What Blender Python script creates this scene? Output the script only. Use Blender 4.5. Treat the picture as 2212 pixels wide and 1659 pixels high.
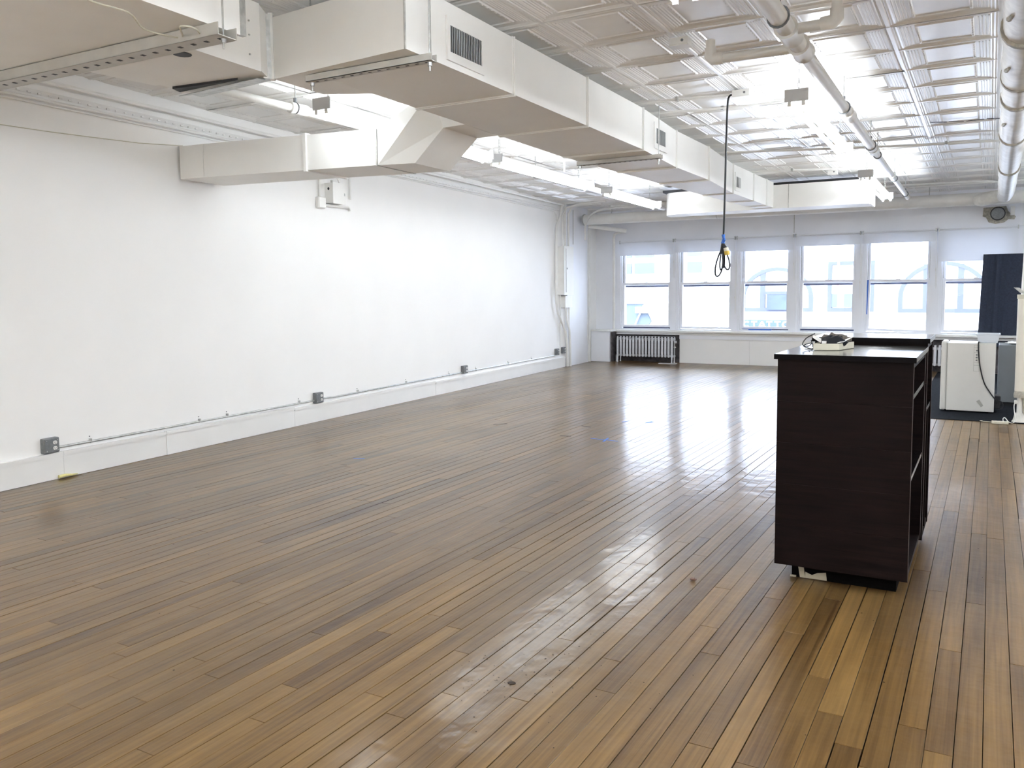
import bpy, math, random
from mathutils import Vector, Matrix
random.seed(7)
for o in list(bpy.data.objects): bpy.data.objects.remove(o)
SC = bpy.context.scene
COL = SC.collection
PI = math.pi

# ------------------------------------------------------------------ camera
cam_d = bpy.data.cameras.new('camera')
cam = bpy.data.objects.new('camera', cam_d); COL.objects.link(cam)
r = Vector((0.86892, 0.49487, -0.01026)).normalized()
fw = Vector((-0.49378, 0.86527, -0.08648)); fw = (fw - r * fw.dot(r)).normalized()
up = r.cross(fw)
cam.matrix_world = Matrix(((r.x, up.x, -fw.x, 0), (r.y, up.y, -fw.y, 0), (r.z, up.z, -fw.z, 1.44), (0, 0, 0, 1)))
cam_d.sensor_fit = 'HORIZONTAL'; cam_d.sensor_width = 36
cam_d.lens = 1812.23 / 2212 * 36
cam_d.shift_y = -0.0201
cam_d.clip_end = 300; cam_d.clip_start = 0.05
SC.camera = cam

# ------------------------------------------------------------------ world, exposure
SKY = 7.5
TUBE = 14.5
w = bpy.data.worlds.new('sky'); SC.world = w; w.use_nodes = True
bg = w.node_tree.nodes['Background']
bg.inputs[0].default_value = (0.78, 0.87, 1.0, 1); bg.inputs[1].default_value = SKY
SC.view_settings.view_transform = 'Standard'
SC.view_settings.look = 'None'
SC.view_settings.gamma = 1
SC.view_settings.use_curve_mapping = False
SC.view_settings.exposure = 1.50
SC.cycles.max_bounces = 12
SC.cycles.diffuse_bounces = 7
SC.cycles.glossy_bounces = 5
SC.cycles.transparent_max_bounces = 12
SC.cycles.sample_clamp_indirect = 6

for x, y, z, sx, sz, rz in ((-1.9, 15.93, 1.5, 9.3, 1.75, 0),):   # sampling portals in the window openings
    ld = bpy.data.lights.new('window_portal', 'AREA'); ld.shape = 'RECTANGLE'; ld.size = sx; ld.size_y = sz; ld.cycles.is_portal = True
    lo_ = bpy.data.objects.new('window_portal', ld); COL.objects.link(lo_); lo_.location = (x, y, z); lo_.rotation_euler = (-PI / 2, 0, rz)

# ------------------------------------------------------------------ materials
def nodes(name):
    m = bpy.data.materials.new(name); m.use_nodes = True
    nt = m.node_tree; b = nt.nodes['Principled BSDF']
    return m, nt, b
def N(nt, t, **kw):
    n = nt.nodes.new(t)
    for k, v in kw.items():
        if k in n.inputs: n.inputs[k].default_value = v
        else: setattr(n, k, v)
    return n
def mat(name, col, rough=.5, metal=0.0, noise=0.0, scale=8.0, bump=0.0, spec=.5, coat=0.0, coat_r=.1):
    """plain paint or metal with procedural mottling"""
    m, nt, b = nodes(name)
    b.inputs['Roughness'].default_value = rough
    b.inputs['Metallic'].default_value = metal
    b.inputs['Specular IOR Level'].default_value = spec
    b.inputs['Coat Weight'].default_value = coat
    b.inputs['Coat Roughness'].default_value = coat_r
    tc = N(nt, 'ShaderNodeTexCoord')
    nz = N(nt, 'ShaderNodeTexNoise'); nz.inputs['Scale'].default_value = scale; nz.inputs['Detail'].default_value = 5
    nt.links.new(tc.outputs['Object'], nz.inputs['Vector'])
    rp = N(nt, 'ShaderNodeValToRGB')
    rp.color_ramp.elements[0].position = .3; rp.color_ramp.elements[1].position = .7
    c = Vector(col)
    rp.color_ramp.elements[0].color = (*(c * (1 - noise)), 1)
    rp.color_ramp.elements[1].color = (*[min(1, v * (1 + noise * .6)) for v in c], 1)
    nt.links.new(nz.outputs['Fac'], rp.inputs['Fac'])
    nt.links.new(rp.outputs['Color'], b.inputs['Base Color'])
    if bump:
        bp = N(nt, 'ShaderNodeBump'); bp.inputs['Strength'].default_value = bump; bp.inputs['Distance'].default_value = .01
        nt.links.new(nz.outputs['Fac'], bp.inputs['Height']); nt.links.new(bp.outputs['Normal'], b.inputs['Normal'])
    return m

def mat_wood_floor():
    m, nt, b = nodes('varnished_pine')
    tc = N(nt, 'ShaderNodeTexCoord'); at = N(nt, 'ShaderNodeAttribute', attribute_name='tone')
    sep = N(nt, 'ShaderNodeSeparateXYZ'); nt.links.new(at.outputs['Vector'], sep.inputs[0])
    # shift the grain per plank
    sc = N(nt, 'ShaderNodeVectorMath', operation='SCALE'); sc.inputs['Scale'].default_value = 37.0
    nt.links.new(at.outputs['Vector'], sc.inputs[0])
    ad = N(nt, 'ShaderNodeVectorMath', operation='ADD')
    nt.links.new(tc.outputs['Object'], ad.inputs[0]); nt.links.new(sc.outputs[0], ad.inputs[1])
    mp = N(nt, 'ShaderNodeMapping'); mp.inputs['Scale'].default_value = (60, 1.1, 20)
    nt.links.new(ad.outputs[0], mp.inputs['Vector'])
    g = N(nt, 'ShaderNodeTexNoise'); g.inputs['Scale'].default_value = 1.0; g.inputs['Detail'].default_value = 7; g.inputs['Roughness'].default_value = .62; g.inputs['Distortion'].default_value = .6
    nt.links.new(mp.outputs[0], g.inputs['Vector'])
    mp2 = N(nt, 'ShaderNodeMapping'); mp2.inputs['Scale'].default_value = (5, .7, 5)
    nt.links.new(ad.outputs[0], mp2.inputs['Vector'])
    g2 = N(nt, 'ShaderNodeTexNoise'); g2.inputs['Scale'].default_value = 1.3; g2.inputs['Detail'].default_value = 4
    nt.links.new(mp2.outputs[0], g2.inputs['Vector'])
    # broad worn / dirty areas that run across planks
    g3 = N(nt, 'ShaderNodeTexNoise'); g3.inputs['Scale'].default_value = .9; g3.inputs['Detail'].default_value = 2; g3.inputs['Roughness'].default_value = .5
    nt.links.new(tc.outputs['Object'], g3.inputs['Vector'])
    r1 = N(nt, 'ShaderNodeValToRGB'); e = r1.color_ramp.elements
    e[0].position = .25; e[0].color = (.036, .0155, .0052, 1)
    e[1].position = .78; e[1].color = (.268, .160, .054, 1)
    k = r1.color_ramp.elements.new(.5); k.color = (.143, .082, .027, 1)
    mx = N(nt, 'ShaderNodeMath', operation='MULTIPLY_ADD'); mx.inputs[1].default_value = .52
    nt.links.new(g.outputs['Fac'], mx.inputs[0])
    mx2 = N(nt, 'ShaderNodeMath', operation='MULTIPLY_ADD'); mx2.inputs[1].default_value = .42; mx2.inputs[2].default_value = -.08
    nt.links.new(g2.outputs['Fac'], mx2.inputs[0])
    nt.links.new(mx2.outputs[0], mx.inputs[2])
    mx3 = N(nt, 'ShaderNodeMath', operation='MULTIPLY_ADD'); mx3.inputs[1].default_value = .17
    nt.links.new(sep.outputs['X'], mx3.inputs[0]); nt.links.new(mx.outputs[0], mx3.inputs[2])
    nt.links.new(mx3.outputs[0], r1.inputs['Fac'])
    # greyed wear
    r3 = N(nt, 'ShaderNodeValToRGB'); r3.color_ramp.elements[0].position = .42; r3.color_ramp.elements[1].position = .8
    nt.links.new(g3.outputs['Fac'], r3.inputs['Fac'])
    mc = N(nt, 'ShaderNodeMix', data_type='RGBA'); mc.inputs[7].default_value = (.105, .072, .038, 1)
    fm = N(nt, 'ShaderNodeMath', operation='MULTIPLY'); fm.inputs[1].default_value = .5
    nt.links.new(r3.outputs['Color'], fm.inputs[0]); nt.links.new(fm.outputs[0], mc.inputs[0])
    nt.links.new(r1.outputs['Color'], mc.inputs[6])
    nt.links.new(mc.outputs[2], b.inputs['Base Color'])
    rr = N(nt, 'ShaderNodeMapRange'); rr.inputs['To Min'].default_value = .29; rr.inputs['To Max'].default_value = .42
    nt.links.new(g3.outputs['Fac'], rr.inputs['Value']); nt.links.new(rr.outputs[0], b.inputs['Roughness'])
    b.inputs['Specular IOR Level'].default_value = .2
    b.inputs['Coat Weight'].default_value = .34; b.inputs['Coat Roughness'].default_value = .115
    # fine grain relief and slow waviness of the old varnish
    g4 = N(nt, 'ShaderNodeTexNoise'); g4.inputs['Scale'].default_value = 5.0; g4.inputs['Detail'].default_value = 3
    mp4 = N(nt, 'ShaderNodeMapping'); mp4.inputs['Scale'].default_value = (1.6, 1.6, 1)
    nt.links.new(tc.outputs['Object'], mp4.inputs[0]); nt.links.new(mp4.outputs[0], g4.inputs['Vector'])
    b1 = N(nt, 'ShaderNodeBump'); b1.inputs['Strength'].default_value = .10; b1.inputs['Distance'].default_value = .003
    nt.links.new(g.outputs['Fac'], b1.inputs['Height'])
    b2 = N(nt, 'ShaderNodeBump'); b2.inputs['Strength'].default_value = .35; b2.inputs['Distance'].default_value = .008
    nt.links.new(g4.outputs['Fac'], b2.inputs['Height']); nt.links.new(b1.outputs[0], b2.inputs['Normal'])
    nt.links.new(b2.outputs[0], b.inputs['Normal']); nt.links.new(b2.outputs[0], b.inputs['Coat Normal'])
    return m

def mat_dark_ply():
    m, nt, b = nodes('dark_stained_plywood')
    tc = N(nt, 'ShaderNodeTexCoord'); mp = N(nt, 'ShaderNodeMapping'); mp.inputs['Scale'].default_value = (2.5, 9, 38)
    nt.links.new(tc.outputs['Object'], mp.inputs[0])
    g = N(nt, 'ShaderNodeTexNoise'); g.inputs['Scale'].default_value = 1.4; g.inputs['Detail'].default_value = 6; g.inputs['Distortion'].default_value = .5
    nt.links.new(mp.outputs[0], g.inputs['Vector'])
    rp = N(nt, 'ShaderNodeValToRGB'); rp.color_ramp.elements[0].position = .3; rp.color_ramp.elements[1].position = .75
    rp.color_ramp.elements[0].color = (.0035, .0022, .0024, 1); rp.color_ramp.elements[1].color = (.012, .0062, .0058, 1)
    nt.links.new(g.outputs['Fac'], rp.inputs[0]); nt.links.new(rp.outputs[0], b.inputs['Base Color'])
    b.inputs['Roughness'].default_value = .5; b.inputs['Specular IOR Level'].default_value = .08
    return m

def mat_emit(name, col, s):
    m, nt, b = nodes(name)
    b.inputs['Base Color'].default_value = (.9, .9, .9, 1)
    b.inputs['Emission Color'].default_value = (*col, 1); b.inputs['Emission Strength'].default_value = s
    return m

def mat_glass(name, tint=(1, 1, 1), refl=1.0):
    m, nt, b = nodes(name)
    nt.nodes.remove(b); out = nt.nodes['Material Output']
    tr = N(nt, 'ShaderNodeBsdfTransparent'); tr.inputs[0].default_value = (*tint, 1)
    gl = N(nt, 'ShaderNodeBsdfGlossy'); gl.inputs['Roughness'].default_value = .02
    fr = N(nt, 'ShaderNodeFresnel'); fr.inputs[0].default_value = 1.45
    mu = N(nt, 'ShaderNodeMath', operation='MULTIPLY'); mu.inputs[1].default_value = refl
    nt.links.new(fr.outputs[0], mu.inputs[0])
    mx = N(nt, 'ShaderNodeMixShader'); nt.links.new(mu.outputs[0], mx.inputs[0]); nt.links.new(tr.outputs[0], mx.inputs[1]); nt.links.new(gl.outputs[0], mx.inputs[2])
    nt.links.new(mx.outputs[0], out.inputs[0])
    return m

def mat_translucent(name, col, amt):
    m, nt, b = nodes(name)
    out = nt.nodes['Material Output']
    b.inputs['Base Color'].default_value = (*col, 1); b.inputs['Roughness'].default_value = .8
    tl = N(nt, 'ShaderNodeBsdfTranslucent'); tl.inputs[0].default_value = (*col, 1)
    mx = N(nt, 'ShaderNodeMixShader'); mx.inputs[0].default_value = amt
    nt.links.new(b.outputs[0], mx.inputs[1]); nt.links.new(tl.outputs[0], mx.inputs[2]); nt.links.new(mx.outputs[0], out.inputs[0])
    return m

M = dict(
    wall=mat('white_wall_paint', (.92, .918, .91), .62, noise=.02, scale=1.5),
    farwall=mat('daylight_tinted_white', (.88, .90, .95), .5, noise=.03, scale=2),  # white paint, with the blue cast of the daylight put into its colour
    trim=mat('glossy_white_trim', (.84, .84, .83), .32, noise=.03, scale=3, bump=.05),
    tin=mat('painted_tin', (.88, .875, .86), .28, noise=.07, scale=2.2, bump=.12, coat=.25, coat_r=.2),
    duct=mat('painted_duct', (.91, .91, .89), .5, noise=.025, scale=3, bump=.04),
    seam=mat('duct_seam', (.50, .50, .48), .5, noise=.2, scale=30),
    galv=mat('galvanised_steel', (.50, .51, .50), .38, metal=.7, noise=.25, scale=25),
    pipe=mat('painted_pipe', (.85, .85, .83), .42, noise=.05, scale=6, bump=.1),
    wrap=mat('wrapped_pipe', (.74, .73, .69), .38, noise=.13, scale=12, bump=.35),
    dirty=mat('grimy_paint', (.45, .43, .37), .6, noise=.35, scale=30, bump=.3),
    dark=mat('dark_void', (.02, .022, .028), .6),
    cream=mat('cream_paint', (.80, .77, .69), .45, noise=.04, scale=6),
    ragm=mat('grey_brown_rag', (.13, .115, .10), .9, noise=.3, scale=50),
    plate=mat('lamp_plate', (.62, .63, .64), .45, noise=.05),
    strut=mat('strut_paint', (.55, .54, .51), .5, noise=.08, scale=10),
    vent=mat('vent_grey', (.36, .38, .38), .5, noise=.05),
    floor=mat_wood_floor(),
    sub=mat('subfloor_shadow', (.022, .014, .009), .9),
    ply=mat_dark_ply(),
    topm=mat('black_laminate', (.010, .008, .009), .17, noise=.1, spec=.8, coat=.5, coat_r=.15),
    kick=mat('black_kickboard', (.003, .0025, .0025), .8, spec=.05),
    edge=mat('black_edge_band', (.004, .003, .0035), .7, spec=.08),
    paper=mat('torn_paper', (.42, .38, .29), .8, noise=.1, scale=20),
    greybox=mat('grey_box', (.17, .18, .19), .45, noise=.2, scale=40),
    white=mat('white_plastic', (.80, .80, .78), .35, noise=.02),
    black=mat('black_rubber', (.008, .009, .012), .5),
    blue=mat('blue_tape', (.045, .17, .60), .6, noise=.1),
    yellow=mat('yellow_plug', (.62, .42, .06), .4),
    foam=mat('yellow_foam', (.72, .66, .30), .8, noise=.15, scale=60, bump=.5),
    rad=mat('white_radiator', (.66, .67, .71), .38, noise=.08, scale=20, bump=.1),
    shadowed_rust=mat('rusty_shadowed_alcove', (.10, .09, .095), .8, noise=.5, scale=14, bump=.3),  # rust, darkened further to paint in the deep shade of the alcove
    fridge=mat('fridge_enamel', (.72, .72, .70), .35, noise=.02),
    gasket=mat('fridge_gasket', (.42, .42, .40), .6),
    graycab=mat('grey_enamel', (.16, .175, .19), .4, noise=.05),
    carpet=mat('charcoal_carpet', (.014, .016, .020), .95, noise=.35, scale=30, bump=.2, spec=.03),
    blackout=mat('black_curtain', (.022, .030, .055), .85, noise=.25, scale=40),
    shade=mat_translucent('shade_cloth', (.86, .88, .92), .22),
    tub=mat_glass('frosted_tub', (.86, .88, .92), .6),
    glass=mat_glass('window_glass', (.97, .98, 1.0), 1.0),
    tube=mat_emit('fluorescent_tube', (.93, .98, 1.03), TUBE),
    tube_dim=mat_emit('dimmed_fluorescent_tube', (.93, .98, 1.02), TUBE * .6),  # left row dimmed to keep the wall beside it from overexposing
    tube_fill_back=mat_emit('back_fill_tube', (.98, .99, .97), TUBE * 1.9),  # boosted tubes of the unseen fill lamps behind the camera
    tube_fill_right=mat_emit('right_fill_tube', (.93, .98, 1.03), TUBE * 1.8),  # boosted tubes of the unseen fill row on the right
    sash_shadow=mat('navy_painted_shadow', (.06, .075, .14), .6),  # navy colour that paints the shadow lines of the sashes
    brown=mat('brown_wood_bar', (.13, .06, .035), .5, noise=.2, scale=20),
    card=mat('cream_cardboard', (.62, .60, .50), .7, noise=.05, scale=20),
    cloth=mat('dark_cloth', (.008, .009, .014), .9, noise=.3, scale=40),
    stone=mat('pale_stone', (.72, .73, .76), .8, noise=.04, scale=2),
    bframe=mat('grey_blue_frame', (.045, .052, .085), .6),
    bglass=mat('facade_glass', (.085, .105, .13), .6, noise=.1, scale=.5, spec=.1),
    bdark=mat('shop_glass', (.028, .045, .075), .3, noise=.3, scale=3),
    sign=mat('sign_blue', (.03, .052, .09), .5),
    red=mat('red_banner', (.40, .09, .14), .7),
    road=mat('asphalt', (.22, .22, .23), .9, noise=.2, scale=2),
    groove=mat('board_edge', (.030, .019, .016), .6),
)
# semi translucent plastic tub
m, nt, b = nodes('translucent_tub'); b.inputs['Base Color'].default_value = (.75, .79, .84, 1); b.inputs['Roughness'].default_value = .3; b.inputs['Alpha'].default_value = .62
M['tub'] = m

# ------------------------------------------------------------------ mesh helpers
ORI = {}
def zc(h, y): return h - .0144 * y          # the old ceiling falls a little towards the street
class MB:
    def __init__(s): s.v = []; s.f = []; s.a = []
    def quad_box(s, p):                      # 8 corner points: bottom 4 ccw, top 4 ccw
        n = len(s.v); s.v += [tuple(q) for q in p]
        s.f += [tuple(n + i for i in q) for q in ((0, 3, 2, 1), (4, 5, 6, 7), (0, 1, 5, 4), (1, 2, 6, 5), (2, 3, 7, 6), (3, 0, 4, 7))]
        return s
    def box(s, x0, x1, y0, y1, z0, z1):
        return s.quad_box([(x0, y0, z0), (x1, y0, z0), (x1, y1, z0), (x0, y1, z0), (x0, y0, z1), (x1, y0, z1), (x1, y1, z1), (x0, y1, z1)])
    def poly(s, pts):
        n = len(s.v); s.v += [tuple(q) for q in pts]; s.f.append(tuple(range(n, n + len(pts)))); return s
    def prism(s, pts, d):                    # polygon extruded by the vector d
        n = len(s.v); k = len(pts); d = Vector(d)
        s.v += [tuple(q) for q in pts] + [tuple(Vector(q) + d) for q in pts]
        s.f.append(tuple(range(n + k - 1, n - 1, -1))); s.f.append(tuple(range(n + k, n + 2 * k)))
        for i in range(k):
            j = (i + 1) % k; s.f.append((n + i, n + j, n + k + j, n + k + i))
        return s
    def tube(s, path, r, n=10, cap=True):
        P = [Vector(p) for p in path]; R = r if isinstance(r, (list, tuple)) else [r] * len(P)
        base = len(s.v); prev = None
        for i, p in enumerate(P):
            t = (P[min(i + 1, len(P) - 1)] - P[max(i - 1, 0)]).normalized()
            if prev is None:
                a = t.orthogonal().normalized()
            else:
                a = prev - t * prev.dot(t)
                a = a.normalized() if a.length > 1e-6 else t.orthogonal().normalized()
            prev = a; bb = t.cross(a)
            for k in range(n):
                q = p + (a * math.cos(2 * PI * k / n) + bb * math.sin(2 * PI * k / n)) * R[i]
                s.v.append(tuple(q))
        for i in range(len(P) - 1):
            for k in range(n):
                k2 = (k + 1) % n
                s.f.append((base + i * n + k, base + i * n + k2, base + (i + 1) * n + k2, base + (i + 1) * n + k))
        if cap:
            s.f.append(tuple(base + k for k in range(n - 1, -1, -1)))
            s.f.append(tuple(base + (len(P) - 1) * n + k for k in range(n)))
        return s
    def shear(s):                            # follow the slope of the ceiling
        s.v = [(x, y, z - .0144 * y) for x, y, z in s.v]; return s
    def build(s, name, m, parent=None, smooth=False, bevel=0.0):
        me = bpy.data.meshes.new(name)
        if parent is not None: o0 = ORI[parent.name]
        else:
            xs = [v[0] for v in s.v]; ys = [v[1] for v in s.v]; zs = [v[2] for v in s.v]
            o0 = Vector(((min(xs) + max(xs)) / 2, (min(ys) + max(ys)) / 2, min(zs)))
        me.from_pydata([(v[0] - o0.x, v[1] - o0.y, v[2] - o0.z) for v in s.v], [], s.f)
        me.materials.append(m)
        if s.a:
            at = me.attributes.new('tone', 'FLOAT_VECTOR', 'POINT')
            at.data.foreach_set('vector', [c for t in s.a for c in t])
        if smooth:
            me.polygons.foreach_set('use_smooth', [True] * len(me.polygons))
            me.set_sharp_from_angle(angle=math.radians(40))
        o = bpy.data.objects.new(name, me); COL.objects.link(o)
        if bevel:
            bv = o.modifiers.new('bevel', 'BEVEL'); bv.width = bevel; bv.segments = 2; bv.limit_method = 'ANGLE'
        ORI[o.name] = o0
        if parent is None: o.location = o0
        else: o.parent = parent
        return o
def thing(name, label, cat, loc, group=None):
    o = bpy.data.objects.new(name, None); COL.objects.link(o); o.location = loc; o.empty_display_size = .1
    ORI[o.name] = Vector(loc); o['label'] = label; o['category'] = cat
    if group: o['group'] = group
    return o
def tag(o, label, cat, group=None):
    o['label'] = label; o['category'] = cat
    if group: o['group'] = group
    return o
def struct(name, loc=None):
    o = bpy.data.objects.new(name, None); COL.objects.link(o); o.location = loc or (0, 0, 0)
    ORI[o.name] = Vector(loc or (0, 0, 0)); o['kind'] = 'structure'; return o
def st(o): o['kind'] = 'structure'; return o
def arc(c, r, a0, a1, n, ax='xz'):
    out = []
    for i in range(n + 1):
        a = a0 + (a1 - a0) * i / n; u, v = r * math.cos(a), r * math.sin(a)
        out.append({'xz': (c[0] + u, c[1], c[2] + v), 'xy': (c[0] + u, c[1] + v, c[2]), 'yz': (c[0], c[1] + u, c[2] + v)}[ax])
    return out
def smooth_path(pts, n=6):
    P = [Vector(p) for p in pts]; P = [P[0] * 2 - P[1]] + P + [P[-1] * 2 - P[-2]]; out = []
    for i in range(1, len(P) - 2):
        a, b_, c_, d = P[i - 1], P[i], P[i + 1], P[i + 2]
        for k in range(n):
            t = k / n
            out.append(.5 * ((2 * b_) + (c_ - a) * t + (2 * a - 5 * b_ + 4 * c_ - d) * t * t + (3 * b_ - a - 3 * c_ + d) * t ** 3))
    out.append(P[-2]); return out

# left wall frame: s runs along the wall from near to far, o stands off into the room
A0 = Vector((-6.326, 3.421)); WT = Vector((-.05905, .99825)); WN = Vector((.99825, .05905))
def L(s, z, o=0.0):
    p = A0 + WT * s + WN * o; return (p.x, p.y, z)
def lbox(mb, s0, s1, z0, z1, o0, o1):
    return mb.quad_box([L(s0, z0, o0), L(s0, z0, o1), L(s1, z0, o1), L(s1, z0, o0), L(s0, z1, o0), L(s0, z1, o1), L(s1, z1, o1), L(s1, z1, o0)])

YW = 15.9          # room face of the window wall
XR = 3.6; YB = -3.2
HC = 3.24          # ceiling height at y = 0

# ------------------------------------------------------------------ shell
st(lbox(MB(), -6.8, 12.9, -.1, 3.4, -.2, 0).build('wall_left', M['wall']))
st(MB().box(XR, XR + .2, YB, 16.3, -.1, 3.4).build('wall_right', M['wall']))
st(MB().box(-6.3, XR + .2, YB - .2, YB, -.1, 3.4).build('wall_back', M['wall']))

# ---- floor
fl = struct('floor')
MB().box(-7.4, XR, YB, 16.2, -.10, -.028).build('subfloor', M['sub'], fl)
rowx = [-2.393, -2.316, -2.232, -2.151, -2.076, -2.0, -1.919, -1.833, -1.759, -1.674, -1.599, -1.523, -1.443, -1.364, -1.282, -1.202, -1.12, -1.039, -.96, -.878, -.792, -.713, -.631, -.548, -.469, -.386, -.302, -.22, -.135, -.055, .024, .108]
xs = list(rowx)
while xs[0] > -7.2: xs.insert(0, xs[0] - random.uniform(.077, .085))
while xs[-1] < XR: xs.append(xs[-1] + random.uniform(.077, .085))
joints = [(-3.027, 2.039), (-3.8, 2.481), (-2.945, 2.719), (-3.486, 2.74), (-3.237, 2.862), (-3.973, 2.481), (-3.575, 2.11), (-3.643, 3.409), (-1.921, 2.265), (-1.441, 2.483), (-2.479, 2.576), (-2.237, 2.721), (-2.158, 2.978), (-1.996, 2.904), (-1.84, 2.714), (-3.109, 3.922), (-2.713, 3.781), (-2.064, 3.679), (-1.677, 2.963), (-3.344, 4.197), (-1.66, 2.396), (-.796, 2.494), (-.955, 3.168), (-1.197, 2.684), (-1.276, 2.934), (-1.116, 3.916), (-.701, 3.534), (-.469, 2.901), (-.636, 2.456), (-.218, 2.935), (-.133, 3.648), (-.053, 4.257), (.035, 5.431), (.11, 3.624)]
planks = []
for i in range(len(xs) - 1):
    x0, x1 = xs[i], xs[i + 1]; xm = (x0 + x1) / 2
    js = sorted(jy for jx, jy in joints if abs(jx + .035 - xm) < .041 or (x0 - .012 <= jx < x1 - .03))
    js = [j for k, j in enumerate(js) if k == 0 or j - js[k - 1] > .8]
    ys = [YB]
    if js:
        while js[0] - ys[-1] > 3.6: ys.append(ys[-1] + random.uniform(1.5, 3.2))
        ys += js
    else: ys = [YB - random.uniform(0, 2)]
    while ys[-1] < 15.9:
        ys.append(ys[-1] + random.choice([random.uniform(1.2, 2.4), random.uniform(2.4, 4.4)]))
    for k in range(len(ys) - 1):
        a, b_ = max(ys[k], YB), min(ys[k + 1], 15.9)
        if b_ - a < .05: continue
        planks.append((x0, x1, a, b_))
def vis_score(p):
    x0, x1, a, b_ = p; s = 0
    for t in (.02, .25, .5, .75, .98):
        y = a + (b_ - a) * t; d = Vector(((x0 + x1) / 2, y, -1.44)); dep = d.dot(fw)
        if dep < .3: continue
        u = 1106 + 1812 * d.dot(r) / dep; v_ = 785 - 1812 * d.dot(up) / dep
        if -20 < u < 2230 and v_ < 1700: s += (x1 - x0) * (b_ - a) * 1.44 / dep ** 3
    return s
planks.sort(key=vis_score, reverse=True)
def plank_geo(mb, p):
    x0, x1, a, b_ = p
    g = random.choice([.0009, .0013, .0013, .0020, .0034])
    t0, t1 = random.uniform(-.0004, .0004), random.uniform(-.0004, .0004)
    e = .0005; n = len(mb.v)
    x0 += g; x1 -= g * random.uniform(.5, 1); a += .0012; b_ -= .0012
    mb.v += [(x0, a, -.027), (x1, a, -.027), (x1, b_, -.027), (x0, b_, -.027),
             (x0, a, t0 - e), (x1, a, t1 - e), (x1, b_, t1 - e), (x0, b_, t0 - e),
             (x0 + e, a + e, t0), (x1 - e, a + e, t1), (x1 - e, b_ - e, t1), (x0 + e, b_ - e, t0)]
    for q in ((0, 1, 5, 4), (1, 2, 6, 5), (2, 3, 7, 6), (3, 0, 4, 7), (4, 5, 9, 8), (5, 6, 10, 9), (6, 7, 11, 10), (7, 4, 8, 11), (8, 9, 10, 11)):
        mb.f.append(tuple(n + i for i in q))
    t = (min(1, max(0, random.gauss(.5, .27))), random.random(), random.random())
    mb.a += [t] * 12
for p in planks[:300]:
    mb = MB(); plank_geo(mb, p); mb.build('plank', M['floor'], fl)
mb = MB()
for p in planks[300:]: plank_geo(mb, p)
o = mb.build('planks', M['floor'], fl); o['kind'] = 'stuff'

# ---- tin ceiling
ce = struct('ceiling')
MB().box(-7.6, XR, YB - .1, 16.2, HC + .03, HC + .12).shear().build('ceiling_deck', M['tin'], ce)
CX, CY = .645, .612
def tile_geo(mb, cx, cy, cz, sl=0.0):
    rings = [(0, 0, -.009), (.012, .010, -.009), (.018, .015, -.002), (.028, .021, -.006), (.038, .027, -.002), (.050, .036, -.005), (.058, .043, .000), (.150, .088, .006), (.156, .093, -.002), (.166, .099, -.002), (.172, .104, .005)]
    n = len(mb.v)
    for ix, iy, z in rings:
        hx, hy = CX / 2 - ix, CY / 2 - iy
        mb.v += [(cx - hx, cy - hy, cz + z + sl * hy), (cx + hx, cy - hy, cz + z + sl * hy), (cx + hx, cy + hy, cz + z - sl * hy), (cx - hx, cy + hy, cz + z - sl * hy)]
    for k in range(len(rings) - 1):
        for i in range(4):
            j = (i + 1) % 4; a = n + 4 * k
            mb.f.append((a + j, a + i, a + 4 + i, a + 4 + j))
    a = n + 4 * (len(rings) - 1); mb.f.append((a + 3, a + 2, a + 1, a))
    for sx in (-1, 1):                       # fluted end bands
        for k in range(4):
            xx = cx + sx * (CX / 2 - .066 - .020 * k); hy = CY / 2 - .075 - .006 * k
            q = len(mb.v); wv = .006; zz = cz + .001 + .0014 * k
            mb.v += [(xx - wv, cy - hy, zz), (xx + wv, cy - hy, zz), (xx + wv, cy + hy, zz), (xx - wv, cy + hy, zz), (xx, cy - hy, zz - .006), (xx, cy + hy, zz - .006)]
            mb.f += [(q, q + 4, q + 5, q + 3), (q + 4, q + 1, q + 2, q + 5), (q, q + 1, q + 4), (q + 2, q + 3, q + 5)]
        for k in range(7):                   # beads
            xx = cx + sx * (CX / 2 - .161); yy = cy + (k - 3) * .055; q = len(mb.v); zz = cz - .004
            mb.v += [(xx - .006, yy - .009, zz), (xx + .006, yy - .009, zz), (xx + .006, yy + .009, zz), (xx - .006, yy + .009, zz), (xx, yy, zz - .005)]
            mb.f += [(q, q + 4, q + 1), (q + 1, q + 4, q + 2), (q + 2, q + 4, q + 3), (q + 3, q + 4, q)]
mb = MB(); tile_geo(mb, 0, 0, 0)
tme = None; rest = MB()
for i in range(-6, 12):
    for j in range(-17, 16):
        cx = -.007 - CX * (i + .5); cy = 6.80 + CY * (j + .5)
        if cx < -7.3 or cx > XR - .2 or cy < YB or cy > 15.9: continue
        if 2.2 < cy and cx < .5:
            if tme is None:
                t = mb.build('ceiling_tile', M['tin'], ce); tme = t.data
            else:
                t = bpy.data.objects.new('ceiling_tile', tme); COL.objects.link(t); t.parent = ce
            t.location = (cx, cy, zc(HC, cy) + random.uniform(-.002, .002))
            t.rotation_euler = (-.0144 + random.uniform(-.006, .006), random.uniform(-.005, .005), 0)
        else: tile_geo(rest, cx, cy, zc(HC, cy), .0144)
o = rest.build('ceiling_tiles', M['tin'], ce); o['kind'] = 'stuff'
mb = MB()
pts = [(-.62, 9.6, HC), (-.45, 9.66, HC), (-.3, 9.72, HC), (-.12, 9.70, HC), (.02, 9.74, HC)]
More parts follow.
